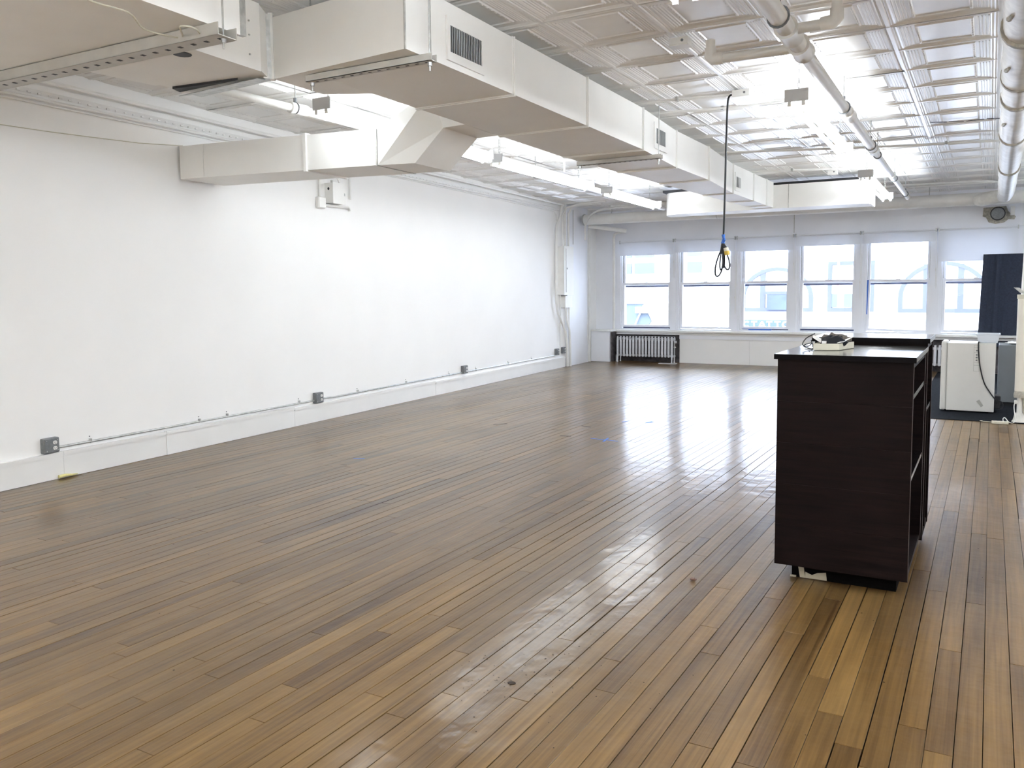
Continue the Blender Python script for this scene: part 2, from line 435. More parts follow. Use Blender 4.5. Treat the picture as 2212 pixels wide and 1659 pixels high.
for a, b_ in zip(pts[:-1], pts[1:]):
    w_ = random.uniform(.012, .03)
    mb.prism([(a[0] + .02, a[1], HC - .016), (b_[0], b_[1], HC - .016), (b_[0], b_[1] + w_, HC - .016), (a[0] + .04, a[1] + w_, HC - .016)], (0, 0, .004))
mb.shear().build('peeling_crack', M['dark'], ce)

# ---- left wall trim
def baseboard(s0, s1, off, h):
    mb = MB(); lbox(mb, s0, s1, 0.002, h - .03, 0, off); lbox(mb, s0, s1, h - .03, h, 0, off + .008)
    return mb
bb = struct('baseboard_left', L(0, 0))
for k, (s0, s1, off, h) in enumerate([(-6.6, .50, .027, .210), (.501, 1.50, .028, .211), (1.503, 3.2, .034, .215), (3.203, 6.1, .034, .205), (6.103, 10.75, .036, .19)]):
    baseboard(s0, s1, off, h).build('baseboard_board', M['trim'], bb)
cr = struct('trim_1', L(0, 2.9))
prof = [(.0, 2.95), (.006, 2.95), (.010, 2.965), (.022, 2.985), (.03, 3.0), (.032, 3.04), (.0, 3.04)]
mb = MB(); mb.prism([L(-6.7, z + .03, o_) for o_, z in prof], Vector(L(10.8, -.10)) - Vector(L(-6.7, 0)))
mb.build('cornice', M['trim'], cr)
mb = MB()
for i in range(150):
    s = -2 + i * .085; z = 2.975 + .03 - .10 * (s + 6.7) / 17.5
    lbox(mb, s, s + .03, z - .006, z + .006, .018, .026)
o = mb.build('dentils', M['trim'], cr); o['kind'] = 'stuff'

# pilaster and far left corner
pl = struct('trim_2', L(10.8, 0))
lbox(MB(), 10.83, 11.9, .002, 3.02, 0, .05).build('pilaster_face', M['farwall'], pl)
lbox(MB(), 11.9, 12.5, .002, .20, 0, .03).build('pilaster_base', M['trim'], pl)
cb = struct('trim_3', (-6.79, 15.5, 0))
MB().box(-7.0, -6.60, 15.5, 15.9, .002, .61).build('corner_box_side', M['farwall'], cb)
MB().box(-7.02, -6.55, 15.47, 15.9, .61, .64).build('corner_box_lid', M['trim'], cb)

# ------------------------------------------------------------------ window wall
WX = [-6.60, -5.39, -4.19, -3.13, -2.00, -.82, .36, 1.54, 2.72]     # mullion centres
ww = struct('wall_window', (-2, YW, 0))
MB().box(-7.5, XR + .2, YW, 16.25, -.1, .575).build('wall_under_windows', M['farwall'], ww)
MB().box(-7.5, XR + .2, YW, 16.25, 2.36, 3.4).build('wall_over_windows', M['farwall'], ww)
MB().box(-7.5, -6.60, YW, 16.25, .575, 2.36).build('wall_window_end', M['farwall'], ww)
MB().box(2.76, XR + .2, YW, 16.25, .575, 2.36).build('wall_window_end', M['farwall'], ww)
for x in (-3.15, -.79):
    MB().box(x - .005, x + .005 + (.07 if x > -1 else 0), YW - .012, YW, 2.43, 3.0).build('joint_strip', M['seam'] if x < -1 else M['farwall'], ww)
MB().box(-7.1, XR, YW - .03, YW, 2.40, 2.43).build('head_trim', M['farwall'], ww)
# sill and apron
sl = struct('trim_4', (-2, 15.75, .575))
MB().box(-6.60, XR, 15.70, 16.0, .592, .632).build('window_sill', M['trim'], sl, bevel=.006)
MB().box(-6.56, XR, 15.76, 15.9, .545, .592).build('sill_moulding', M['trim'], sl)
MB().box(-5.25, -.93, 15.78, 15.9, .47, .545).build('apron_board', M['dirty'] if False else M['farwall'], sl)
mb = MB().box(-5.25, -3.9, 15.80, 15.9, .002, .47); mb.build('apron_panel', M['wall'], sl)
MB().box(-3.896, -2.4, 15.80, 15.9, .002, .47).build('apron_panel', M['wall'], sl)
MB().box(-2.396, -.93, 15.80, 15.9, .002, .47).build('apron_panel', M['wall'], sl)
MB().box(-6.58, -5.25, 15.87, 15.9, .002, .545).build('alcove_back', M['shadowed_rust'], sl)
MB().box(-6.60, -6.565, 15.55, 15.9, .002, .59).build('alcove_cheek', M['shadowed_rust'], sl)
MB().box(-.93, XR, 15.87, 15.9, .002, .545).build('alcove_back', M['shadowed_rust'], sl)
# mullions
for i, x in enumerate(WX):
    tr = struct('trim_%d' % (5 + i), (x, YW, .63))
    x0, x1 = (x - .02, x + .075) if i == 0 else (x - .075, x + .075)
    MB().box(x0, x1, YW - .015, 16.16, .632, 2.36).build('mullion', M['farwall'], tr)
    if i: MB().box(x - .035, x + .035, YW - .03, YW - .015, .632, 2.36).build('mullion_cover', M['farwall'], tr)
# windows
for i in range(8):
    x0 = WX[i] + .075; x1 = WX[i + 1] - .075
    wn = struct('window_%d' % (i + 1), ((x0 + x1) / 2, YW, .63))
    for a, b_ in ((x0, x0 + .022), (x1 - .022, x1)):
        MB().box(a, b_, YW + .01, 16.16, .632, 2.36).build('window_jamb', M['farwall'], wn)
        MB().box(a + (.022 if a == x0 else -.010), b_ + (.010 if a == x0 else -.022), YW + .075, YW + .087, .65, 2.36).build('parting_bead', M['galv'], wn)
    MB().box(x0, x1, YW - .005, 16.16, .632, .655).build('window_stool', M['farwall'], wn)
    a, b_ = x0 + .024, x1 - .024
    lift = {0: .030, 2: .022, 3: .034}.get(i, .006); tilt = .017 if i == 4 else 0.0
    z0 = .655 + lift
    def sash(z0, z1, y, bot, top, stile, name, tilt=0.0):
        cx = (a + b_) / 2
        mb = MB()
        mb.box(a, a + stile, y, y + .035, z0, z1); mb.box(b_ - stile, b_, y, y + .035, z0, z1)
        mb.box(a + stile, b_ - stile, y, y + .035, z0, z0 + bot); mb.box(a + stile, b_ - stile, y, y + .035, z1 - top, z1)
        g = MB().box(a + stile, b_ - stile, y + .014, y + .019, z0 + bot, z1 - top)
        for q in (mb, g):
            if tilt: q.v = [(X + tilt * (Z - z0) * .6, Y, Z - tilt * (X - cx) * 1.2) for X, Y, Z in q.v]
        s_ = mb.build(name, M['farwall'], wn); g.build('pane', M['glass'], s_)
        return s_
    s1 = sash(z0, 1.56 + lift * .3, YW + .035, .042, .042, .042, 'lower_sash', tilt)
    s2 = sash(1.515, 2.355, YW + .095, .045, .06, .042, 'upper_sash')
    MB().box(a + .042, b_ - .042, YW + .096, YW + .118, 1.480, 1.5145).build('shadow_strip', M['sash_shadow'], s2)  # dark strip painting the shadow line under the meeting rail
    if lift > .02: MB().box(a + .01, b_ - .01, YW + .072, YW + .085, .656, z0 - .001).build('shadow_strip', M['sash_shadow'], wn)  # dark strip painting the shadow in the gap below a raised sash
    mb = MB()                                  # latch and keeper lugs on the meeting rail
    for xx in (a + .02, (a + b_) / 2, b_ - .02):
        mb.box(xx - .035, xx + .035, YW + .04, YW + .09, 1.56, 1.572 + (.006 if xx == (a + b_) / 2 else 0))
    mb.build('sash_lock', M['farwall'], s1)
    if i == 2:
        MB().box(a + .03, b_ - .3, YW - .002, YW + .03, .6555, .672).build('draught_tape', M['blue'], wn)
        MB().box(a - .02, a + .14, YW - .01, YW + .05, .6555, .668).build('wood_shim', M['white'], wn)
    if i == 4:
        mb = MB().box(a - .012, a + .012, YW + .026, YW + .034, .96, 1.56)
        mb.v = [(X + .02 * (Z - .96), Y, Z) for X, Y, Z in mb.v]; mb.build('masking_tape', M['blue'], wn)
# roller shades
shade_bottoms = [2.108, 2.140, 2.122, 2.180, 2.190, 1.850]
labels = ['white roller shade pulled lowest of the left five, over the first window by the radiator', 'white roller shade over the second window from the left corner', 'white roller shade over the window that shows the arch and shop sign',
          'white roller shade over the fourth window from the left corner', 'white roller shade over the crooked sash with blue tape', 'wide white roller shade hanging lowest, above the black curtain']
for i, zb in enumerate(shade_bottoms):
    x0, x1 = WX[i] + .02, WX[i + 1] - .015
    if i == 0: x0 = -6.52
    t = thing('roller_shade', labels[i], 'shade', ((x0 + x1) / 2, YW - .06, zb), 'roller shades across the window wall')
    MB().box(x0, x1, YW - .062, YW - .058, zb + .02, 2.40).build('shade_cloth', M['shade'], t)
    MB().box(x0, x1, YW - .067, YW - .054, zb, zb + .022).build('hem_bar', M['shade'], t)
    MB().tube([(x0 + .01, YW - .05, 2.375), (x1 - .01, YW - .05, 2.375)], .018, 10).build('shade_roller', M['shade'], t, smooth=True)
    for xx in (x0 - .004, x1 - .012): MB().box(xx, xx + .016, YW - .07, YW - .016, 2.345, 2.41).build('shade_bracket', M['galv'], t)
    if i < 5:
        l_ = [1.65, .95, 1.55, 1.2, 1.4][i]
        pts = [(x1 + .006, YW - .05, 2.34), (x1 + .006, YW - .05, l_ + .05), (x1 + .016, YW - .05, l_), (x1 + .026, YW - .05, l_ + .05), (x1 + .028, YW - .05, 2.0)]
        MB().tube(pts, .0035, 5).build('pull_cord', M['white'], t)
        MB().tube([(x1 + .006, YW - .05, l_ + .30), (x1 + .006, YW - .05, l_ + .34)], .009, 6).build('cord_weight', M['white'], t)
# black curtain
t = thing('blackout_curtain', 'black cloth hanging over the rightmost window behind the fridge', 'curtain', (.4, YW - .12, .5))
n = 40; mb = MB()
for k in range(n + 1):
    x = -.135 + 1.35 * k / n; y = YW - .11 + .012 * math.sin(k * 1.7) + .006 * math.sin(k * 4.1)
    e = .010 * math.sin(k) if k else 0
    mb.v += [(x, y, 1.95), (x - .02 + (.012 if k == 0 else 0), y + .004, 1.3), (x - .045, y, .44 + e), (x, y + .006, 1.95), (x - .02, y + .01, 1.3), (x - .045, y + .006, .44 + e)]
for k in range(n):
    a = 6 * k
    for q in ((0, 1), (1, 2)): mb.f.append((a + q[0], a + q[1], a + 6 + q[1], a + 6 + q[0])); mb.f.append((a + 3 + q[0], a + 9 + q[0], a + 9 + q[1], a + 3 + q[1]))
mb.build('curtain_cloth', M['blackout'], t, smooth=True)
MB().tube([(-.02, YW - .16, .60), (.34, YW - .16, .60)], .017, 10).build('weight_bar', M['brown'], t, smooth=True)
MB().tube([(.335, YW - .16, .60), (.365, YW - .16, .60)], .022, 10).build('bar_cap', M['white'], t, smooth=True)

# ------------------------------------------------------------------ outside
MB_g = st(MB().box(-60, 50, -60, 60, -4.6, -4.5).build('street', M['road']))
bd = thing('building', 'pale stone building across the street with arched windows and a sign', 'building', (-6, 30, -4.5))
MB().box(-30, 14, 30.0, 36, -4.5, 7.2).build('facade_wall', M['stone'], bd)
MB().box(-14.6, -8.4, 29.82, 30, .90, 1.02).build('ledge', M['stone'], bd)
MB().box(-11.6, -8.4, 29.7, 30, .55, .78).build('ledge', M['stone'], bd)
def arch_window(cx, hw, zb, zs, par):     # frame of bars in low relief: half width, bottom, spring line
    R_ = hw; mb = MB(); out = []
    n = 20
    ring_o = [(cx + (R_) * math.cos(a), 0, zs + .86 * R_ * math.sin(a)) for a in [PI * k / n for k in range(n + 1)]]
    ring_i = [(cx + (R_ - .14) * math.cos(a), 0, zs + .86 * (R_ - .14) * math.sin(a)) for a in [PI * k / n for k in range(n + 1)]]
    for k in range(n):
        mb.prism([(ring_o[k][0], 29.86, ring_o[k][2]), (ring_i[k][0], 29.86, ring_i[k][2]), (ring_i[k + 1][0], 29.86, ring_i[k + 1][2]), (ring_o[k + 1][0], 29.86, ring_o[k + 1][2])], (0, .1, 0))
    mb.box(cx - R_, cx - R_ + .14, 29.86, 29.96, zb, zs); mb.box(cx + R_ - .14, cx + R_, 29.86, 29.96, zb, zs)
    mb.box(cx - R_ + .14, cx + R_ - .14, 29.86, 29.96, zb, zb + .13)
    f_ = mb.build('arch_frame', M['bframe'], par)
    for xx in (cx - .30 * R_ - .19, cx + .30 * R_ + .01):
        MB().box(xx, xx + .17, 29.87, 29.95, zb + .13, zs + .80 * R_).build('arch_mullion', M['bframe'], f_)
    return f_
f1 = arch_window(-6.48, 1.22, .62, 1.10, bd)
MB().box(-6.78, -6.05, 29.80, 29.86, .68, 1.22).build('open_pane', M['bdark'], f1)
MB().box(-6.85, -5.98, 29.78, 29.86, 1.22, 1.32).build('transom', M['bframe'], f1)
arch_window(-1.33, 1.30, .60, 1.10, bd)
arch_window(3.6, 1.30, .60, 1.10, bd)
def rect_frame(x0, x1, z0, z1, w_=.13):
    mb = MB().box(x0, x0 + w_, 29.88, 29.97, z0, z1).box(x1 - w_, x1, 29.88, 29.97, z0, z1).box(x0 + w_, x1 - w_, 29.88, 29.97, z1 - w_, z1).box(x0 + w_, x1 - w_, 29.88, 29.97, z0, z0 + w_)
    return mb.build('window_frame', M['bframe'], bd)
rect_frame(-4.80, -3.35, .62, 2.30)
MB().box(-4.72, -4.50, 29.9, 29.97, .78, 1.22).build('facade_window', M['bglass'], bd)
MB().box(-4.28, -3.98, 29.9, 29.97, .78, 1.22).build('facade_window', M['bglass'], bd)
for x0, x1 in ((-12.12, -11.85), (-11.72, -10.95), (-9.98, -9.80), (-9.68, -9.15)):
    MB().box(x0, x1, 29.9, 29.98, 2.02, 2.42).build('facade_window', M['bglass'], bd)
    MB().box(x0, x1, 29.9, 29.98, 2.62, 2.98).build('facade_window', M['bglass'], bd)
mb = MB().prism([(-12.3, 29.9, .0), (-12.3, 29.9, 1.02), (-11.45, 29.9, 1.02), (-11.05, 29.9, .25), (-11.2, 29.9, 0)], (0, .08, 0)); mb.build('bay_window', M['bglass'], bd)
MB().prism([(-11.75, 29.8, -.05), (-11.70, 29.8, -.05), (-11.28, 29.8, .86), (-11.33, 29.8, .86)], (0, .05, 0)).build('slanting_rail', M['stone'], bd)
MB().box(-10.2, -9.45, 29.9, 29.98, -.18, -.06).build('shop_sign_strip', M['bglass'], bd)
for z in (.10, .26, .42):
    for k in range(5):
        x0 = -10.9 + k * .55 + (.2 if z == .26 else 0)
        MB().box(x0, x0 + .50, 29.93, 30, z, z + .13).build('stone_block', M['stone'], bd)
t = thing('street_banner', 'thin pink banner hanging on a pole outside the fourth window', 'banner', (-4.40, 29.4, 1.2))
MB().box(-4.44, -4.37, 29.40, 29.42, 1.42, 2.0).build('banner_cloth', M['red'], t); MB().box(-4.43, -4.36, 29.40, 29.42, 2.12, 2.42).build('banner_cloth', M['red'], t)
MB().tube([(-4.40, 29.41, 2.06), (-4.40, 30.0, 2.06)], .03, 6).build('banner_arm', M['stone'], t)
# sign
t = thing('shop_sign', 'blue shop sign with white TATTOO lettering across the street', 'sign', (-6.6, 29.85, -.04))
MB().box(-7.70, -5.52, 29.80, 29.86, -.02, .37).build('sign_board', M['stone'], t)
MB().box(-7.62, -5.58, 29.785, 29.80, .02, .335).build('sign_panel', M['sign'], t)
def letter(ch, x, z, h, w_, y=29.77):
    d = (0, .015, 0); th = w_ * .26; mb = MB()
    B = lambda a, b_, c_, e: mb.box(x + a * w_, x + b_ * w_, y, y + .015, z + c_ * h, z + e * h)
    if ch == 'T': B(0, 1, .82, 1); B(.37, .63, 0, .82)
    elif ch == 'A':
        mb.prism([(x, y, z), (x + th, y, z), (x + w_ * .56, y, z + h), (x + w_ * .40, y, z + h)], d)
        mb.prism([(x + w_ - th, y, z), (x + w_, y, z), (x + w_ * .60, y, z + h), (x + w_ * .44, y, z + h)], d); B(.25, .75, .22, .38)
    elif ch in 'OC':
        a0, a1 = (0, 2 * PI) if ch == 'O' else (.25 * PI, 1.75 * PI); n = 20
        for k in range(n):
            p = [a0 + (a1 - a0) * (k + e) / n for e in (0, 1)]
            f = lambda a, q: (x + w_ / 2 + w_ / 2 * q * math.cos(a), y, z + h / 2 + h / 2 * q * math.sin(a))
            mb.prism([f(p[0], 1), f(p[0], .58), f(p[1], .58), f(p[1], 1)], d)
    return mb
for ch, x, w_ in (('C', -7.58, .24), ('T', -7.30, .20), ('A', -7.06, .27), ('T', -6.78, .20), ('T', -6.50, .20), ('O', -6.25, .28), ('O', -5.90, .26)):
    letter(ch, x, .065, .225, w_).build('letter', M['white'], t)

# ------------------------------------------------------------------ ducts
def H(h): return h      # heights before the ceiling slope is applied
# main duct: right face a polyline with small steps, left face tapering
rf = [(3.76, -2.79), (4.94, -2.785), (6.09, -2.78), (7.28, -2.775), (8.41, -2.845), (9.46, -2.82), (10.78, -2.90), (11.72, -2.87), (12.39, -2.85), (12.75, -2.83)]
def rx(y):
    for (y0, x0), (y1, x1) in zip(rf[:-1], rf[1:]):
        if y0 <= y <= y1: return x0 + (x1 - x0) * (y - y0) / (y1 - y0)
    return rf[-1][1]
def lx(y): return -3.57 if y < 7.4 else -3.57 + (y - 7.4) * .085
md = thing('main_duct', 'long white painted supply duct running down the ceiling towards the windows', 'duct', (-3.2, 4, 2.6))
for (y0, x0), (y1, x1) in zip(rf[:-1], rf[1:]):
    g = .004; zb, zt = 2.80, 3.165; sk = .07 if y0 == 3.76 else 0
    MB().quad_box([(lx(y0), y0 + g + sk, zb), (x0, y0 + g, zb), (x1, y1 - g, zb), (lx(y1), y1 - g, zb), (lx(y0), y0 + g + sk, zt), (x0, y0 + g, zt), (x1, y1 - g, zt), (lx(y1), y1 - g, zt)]).shear().build('duct_section', M['duct'], md)
    if y1 < 12.7:
        x, l_ = x1, lx(y1); mb = MB()
        mb.box(x - .004, x + .006, y1 - .018, y1 + .018, 2.795, 3.17).box(l_ - .006, x + .006, y1 - .018, y1 + .018, 2.793, 2.80)
        mb.box(x, x + .014, y1 - .005, y1 + .003, 2.79, 3.17).box(l_, x + .012, y1 - .006, y1 + .004, 2.786, 2.80)
        mb.shear().build('duct_seam', M['duct'], md)
        MB().box(x + .0005, x + .0068, y1 + .006, y1 + .012, 2.797, 3.168).box(l_, x, y1 + .006, y1 + .014, 2.7915, 2.7995).shear().build('seam_shadow_gap', M['seam'], md)
def register(par, y0, y1, z0, z1, by, xf, m_in, nsl):
    """grille on the right face: outer frame, dark box, vertical slats; z given on the sloped frame"""
    f_ = MB().box(xf, xf + .012, y0, y1, z0, z0 + .05).box(xf, xf + .012, y0, y1, z1 - .05, z1).box(xf, xf + .012, y0, y0 + by, z0 + .05, z1 - .05).box(xf, xf + .012, y1 - by, y1, z0 + .05, z1 - .05)
    fo = f_.shear().build('register_frame', M['duct'], par)
    MB().box(xf + .001, xf + .003, y0 + by, y1 - by, z0 + .05, z1 - .05).shear().build('register_throat', m_in, fo)
    ww_ = (y1 - y0 - 2 * by) / nsl
    for k in range(nsl):
        y = y0 + by + ww_ * (k + .5)
        MB().quad_box([(xf + .003, y - .001, z0 + .05), (xf + .011, y - ww_ * .34, z0 + .05), (xf + .012, y + ww_ * .05, z0 + .05), (xf + .004, y + ww_ * .2, z0 + .05), (xf + .003, y - .001, z1 - .05), (xf + .011, y - ww_ * .34, z1 - .05), (xf + .012, y + ww_ * .05, z1 - .05), (xf + .004, y + ww_ * .2, z1 - .05)]).shear().build('slat', M['vent'], fo)
register(md, 4.15, 4.56, 2.835, 3.085, .03, -2.787, M['dark'], 19)
register(md, 7.62, 7.98, 2.870, 3.11, .05, -2.80, M['vent'], 12)
register(md, 10.86, 11.22, 2.845, 3.075, .05, -2.90, M['vent'], 8)

# elbow running left to the flexible connector
el = thing('elbow_duct', 'white duct elbow between main duct and air handler', 'duct', (-3.4, 3.8, 2.7))
MB().prism([(-3.86, 3.861, 2.80), (-3.571, 3.835, 2.80), (-3.571, 4.45, 2.80), (-3.86, 4.30, 2.80)], (0, 0, .365)).shear().build('elbow_body', M['duct'], el)
MB().prism([(-2.796, 3.760, 2.797), (-2.788, 3.760, 2.797), (-2.786, 3.768, 2.797), (-2.796, 3.768, 2.797)], (0, 0, .37)).shear().build('duct_seam', M['seam'], md)
MB().box(-2.7885, -2.786, 3.995, 4.003, 2.80, 3.165).shear().build('duct_seam', M['seam'], md)
# flexible connector (canvas) with grey bands
mb = MB().quad_box([(-3.885, 3.80, 2.797), (-3.850, 3.868, 2.797), (-4.6, 3.94, 2.797), (-4.6, 3.87, 2.797), (-3.885, 3.80, 3.18), (-3.850, 3.868, 3.18), (-4.6, 3.94, 3.18), (-4.6, 3.87, 3.18)])
mb.shear().build('canvas_connector', M['galv'], el)
MB().quad_box([(-3.872, 3.838, 2.795), (-3.850, 3.852, 2.795), (-3.868, 3.885, 2.795), (-3.89, 3.87, 2.795), (-3.872, 3.838, 3.19), (-3.85, 3.852, 3.19), (-3.868, 3.885, 3.19), (-3.89, 3.87, 3.19)]).shear().build('connector_band', M['duct'], el)

ah = thing('air_handler', 'big grey boxed air handler filling the ceiling corner, upper left', 'air handler', (-4.3, 2.6, 2.7))
MB().box(-6.0, -3.378, .4, 3.16, 2.80, 3.20).shear().build('front_casing', M['duct'], ah)
MB().box(-3.40, -3.372, 3.155, 3.19, 2.80, 3.20).shear().build('casing_flange', M['galv'], ah)
MB().prism([(-4.69, 3.16, 2.80), (-3.785, 3.16, 2.80), (-3.80, 3.70, 2.80), (-4.62, 3.60, 2.80)], (0, 0, .39)).shear().build('rear_casing', M['duct'], ah)
MB().prism([(-4.60, 3.60, 2.805), (-3.80, 3.70, 2.805), (-3.885, 3.84, 2.805), (-4.60, 3.86, 2.805)], (0, 0, .38)).shear().build('collar', M['duct'], ah)
MB().prism([(-4.56, 3.68, 2.79), (-4.04, 3.74, 2.79), (-4.59, 3.76, 2.79)], (0, 0, .02)).shear().build('open_slot', M['dark'], ah)
MB().quad_box([(-4.60, 3.76, 2.765), (-3.90, 3.76, 2.785), (-3.90, 3.83, 2.792), (-4.56, 3.82, 2.78), (-4.60, 3.76, 2.769), (-3.90, 3.76, 2.789), (-3.90, 3.83, 2.796), (-4.56, 3.82, 2.784)]).shear().build('hanging_flap', M['galv'], ah)
MB().prism(arc((-3.68 - .23, 3.23, 2.797), .05, 0, 2 * PI, 14, 'xy')[:-1], (0, 0, .006)).shear().build('knockout_hole', M['dark'], ah)
for z in (2.87, 2.98, 3.06):
    for y in (3.30, 3.60): MB().box(-3.79, -3.782, y, y + .008, z, z + .008).shear().build('rivet', M['galv'], ah)

def strut(name, label, p0, p1, z0, h, wd, holes, rod_ends=(0, 1)):
    t = thing(name, label, 'strut', (*[(a + b_) / 2 for a, b_ in zip(p0, p1)], zc(z0, p0[1])), 'slotted struts under the ducts')
    a = Vector((*p0, 0)); b_ = Vector((*p1, 0)); d = (b_ - a).normalized(); n_ = Vector((d.y, -d.x, 0)) * (1 if d.x > 0 else -1)
    if n_.y > 0: n_ = -n_
    L_ = (b_ - a).length
    def ob(u0, u1, v0, v1, za, zb):
        c_ = [a + d * u + n_ * v for u, v in ((u0, v0), (u1, v0), (u1, v1), (u0, v1))]
        return [(q.x, q.y, za) for q in c_] + [(q.x, q.y, zb) for q in c_]
    mb = MB().quad_box(ob(0, L_, wd - .004, wd, z0, z0 + h)).quad_box(ob(0, L_, 0, wd, z0, z0 + .004)).quad_box(ob(0, L_, 0, .004, z0, z0 + h))
    mb.shear().build('channel', M['strut'], t)
    for k in range(holes):
        u = .06 + (L_ - .12) * k / (holes - 1)
        mb = MB().quad_box(ob(u, u + .022, wd * .42, wd * .62, z0 - .0012, z0 + .001)); mb.shear().build('slot', M['dark'] if name != 'lit_strut' else M['white'], t)
    if rod_ends:
        for u in [(.03, L_ - .03)[e_] for e_ in rod_ends]:
            q = a + d * u + n_ * wd * .5
            MB().tube([(q.x, q.y, z0 - .05), (q.x, q.y, 3.24)], .005, 6).shear().build('threaded_rod', M['galv'], t)
            MB().tube([(q.x, q.y, z0 - .022), (q.x, q.y, z0 - .002)], .013, 6).shear().build('nut', M['galv'], t)
    return t
strut('support_strut', 'large slotted steel strut carrying the air handler, upper left', (-5.6, 3.02), (-3.30, 3.06), 2.735, .060, .12, 24, (1,))
strut('support_strut', 'slotted strut under the near end of the main duct', (-3.62, 3.93), (-2.70, 3.93), 2.755, .040, .05, 13)
strut('support_strut', 'slotted strut under the main duct beside the middle grille', (-3.56, 7.60), (-2.70, 7.60), 2.755, .040, .05, 15)

# thin white cable across the air handler
t = tag(MB().tube(smooth_path([(-3.40, 2.05, 2.735), (-3.44, 2.27, 2.735), (-3.505, 2.42, 2.735), (-3.50, 2.60, 2.735), (-3.62, 2.77, 2.725), (-3.60, 2.90, 2.72), (-3.555, 2.94, 2.72), (-3.43, 2.83, 2.722), (-3.40, 2.90, 2.72), (-3.50, 3.03, 2.70)], 5), .0045, 6).build('white_cable', M['card'], None, smooth=True), 'thin cream cable looping loosely under the air handler', 'cable')

# cross duct at the window end of the main duct
cd = thing('cross_duct', 'white duct crossing the ceiling in front of the windows', 'duct', (-3, 12.9, 2.6))
MB().box(-2.86, -1.52, 12.75, 13.2, 2.785, 3.125).shear().build('duct_section', M['duct'], cd)
MB().box(-1.525, -1.500, 12.74, 13.21, 2.775, 3.135).shear().build('end_flange', M['duct'], cd)
pts = [(-2.86, 12.75), (-4.30, 12.80)] + [(-4.30 - .25 * math.sin(a), 13.05 - .25 * math.cos(a)) for a in [PI / 2 * k / 6 for k in range(1, 7)]] + [(-4.55, 13.2), (-2.86, 13.2)]
MB().prism([(x, y, 2.785) for x, y in pts], (0, 0, .34)).shear().build('duct_section', M['duct'], cd)
MB().box(-2.62, -2.61, 12.745, 12.752, 2.785, 3.125).shear().build('duct_seam', M['seam'], cd)
MB().box(-4.545, -1.53, 12.80, 13.2, 3.126, 3.165).shear().build('gap_shadow_slab', M['dark'], cd)  # dark slab painting the shade in the gap between duct and ceiling

# branch duct to the left wall
bdct = thing('branch_duct', 'white branch duct dropping from the main duct towards the left wall', 'duct', (-5, 5.3, 2.45))
zb, zt = 2.548, 2.84
MB().quad_box([(-6.405, 5.215, zb), (-6.13, 5.24, zb), (-6.13, 5.745, zb), (-6.405, 5.71, zb), (-6.405, 5.215, zt), (-6.13, 5.24, zt), (-6.13, 5.745, zt), (-6.405, 5.71, zt)]).shear().build('duct_section', M['duct'], bdct)
MB().quad_box([(-6.127, 5.24, zb), (-5.06, 5.395, zb), (-5.06, 5.90, zb), (-6.127, 5.745, zb), (-6.127, 5.24, zt), (-5.06, 5.395, zt), (-5.06, 5.90, zt), (-6.127, 5.745, zt)]).shear().build('duct_section', M['duct'], bdct)
MB().quad_box([(-5.057, 5.395, zb), (-4.38, 5.50, zb), (-4.38, 6.02, zb), (-5.057, 5.90, zb), (-5.057, 5.395, zt), (-4.38, 5.50, zt), (-4.38, 6.02, zt), (-5.057, 5.90, zt)]).shear().build('duct_section', M['duct'], bdct)
mb = MB().quad_box([(-5.075, 5.378, zb - .012), (-5.045, 5.382, zb - .012), (-5.045, 5.915, zb - .012), (-5.075, 5.91, zb - .012), (-5.075, 5.378, zt + .012), (-5.045, 5.382, zt + .012), (-5.045, 5.915, zt + .012), (-5.075, 5.91, zt + .012)])
mb.shear().build('drive_cleat', M['duct'], bdct)
MB().quad_box([(-4.392, 5.492, zb - .004), (-4.380, 5.494, zb - .004), (-4.380, 6.03, zb - .004), (-4.392, 6.03, zb - .004), (-4.392, 5.492, zt), (-4.380, 5.494, zt), (-4.380, 6.03, zt), (-4.392, 6.03, zt)]).shear().build('duct_seam', M['seam'], bdct)
# rising transition: front polygon extruded back
fp = [(-4.378, 5.50, zb), (-4.06, 5.575, zb), (-3.785, 5.58, 2.80), (-3.575, 5.565, 2.80), (-3.575, 5.56, 3.06), (-3.82, 5.46, 3.06), (-4.378, 5.50, zt)]
MB().prism(fp, (0, .50, 0)).shear().build('duct_transition', M['duct'], bdct)

# ------------------------------------------------------------------ sprinkler and other pipes
sp = thing('sprinkler_pipe', 'white sprinkler main with couplings running under the tin ceiling', 'pipe', (-1.12, 7, 2.9))
xp = lambda y: -1.065 - .0092 * (y - 4.7)
MB().tube([(xp(YB), YB, 2.99), (xp(5.5), 5.5, 2.99)], .052, 16).shear().build('pipe_run', M['pipe'], sp, smooth=True)
MB().tube([(xp(5.5), 5.5, 2.99), (xp(9.5), 9.5, 2.99)], .044, 16).shear().build('pipe_run', M['pipe'], sp, smooth=True)
MB().tube([(xp(9.5), 9.5, 2.99), (xp(14.1), 14.1, 2.99)], .032, 14).shear().build('pipe_run', M['pipe'], sp, smooth=True)
for y, rr_, l_ in ((5.15, .068, .10), (5.52, .068, .10), (7.63, .058, .10), (9.55, .052, .09), (11.6, .042, .07), (14.1, .040, .05)):
    MB().tube([(xp(y - l_), y - l_, 2.99), (xp(y - l_ * .7), y - l_ * .7, 2.99), (xp(y + l_ * .7), y + l_ * .7, 2.99), (xp(y + l_), y + l_, 2.99)], [rr_, rr_ * .93, rr_ * .93, rr_], 16).shear().build('pipe_coupling', M['pipe'], sp, smooth=True)
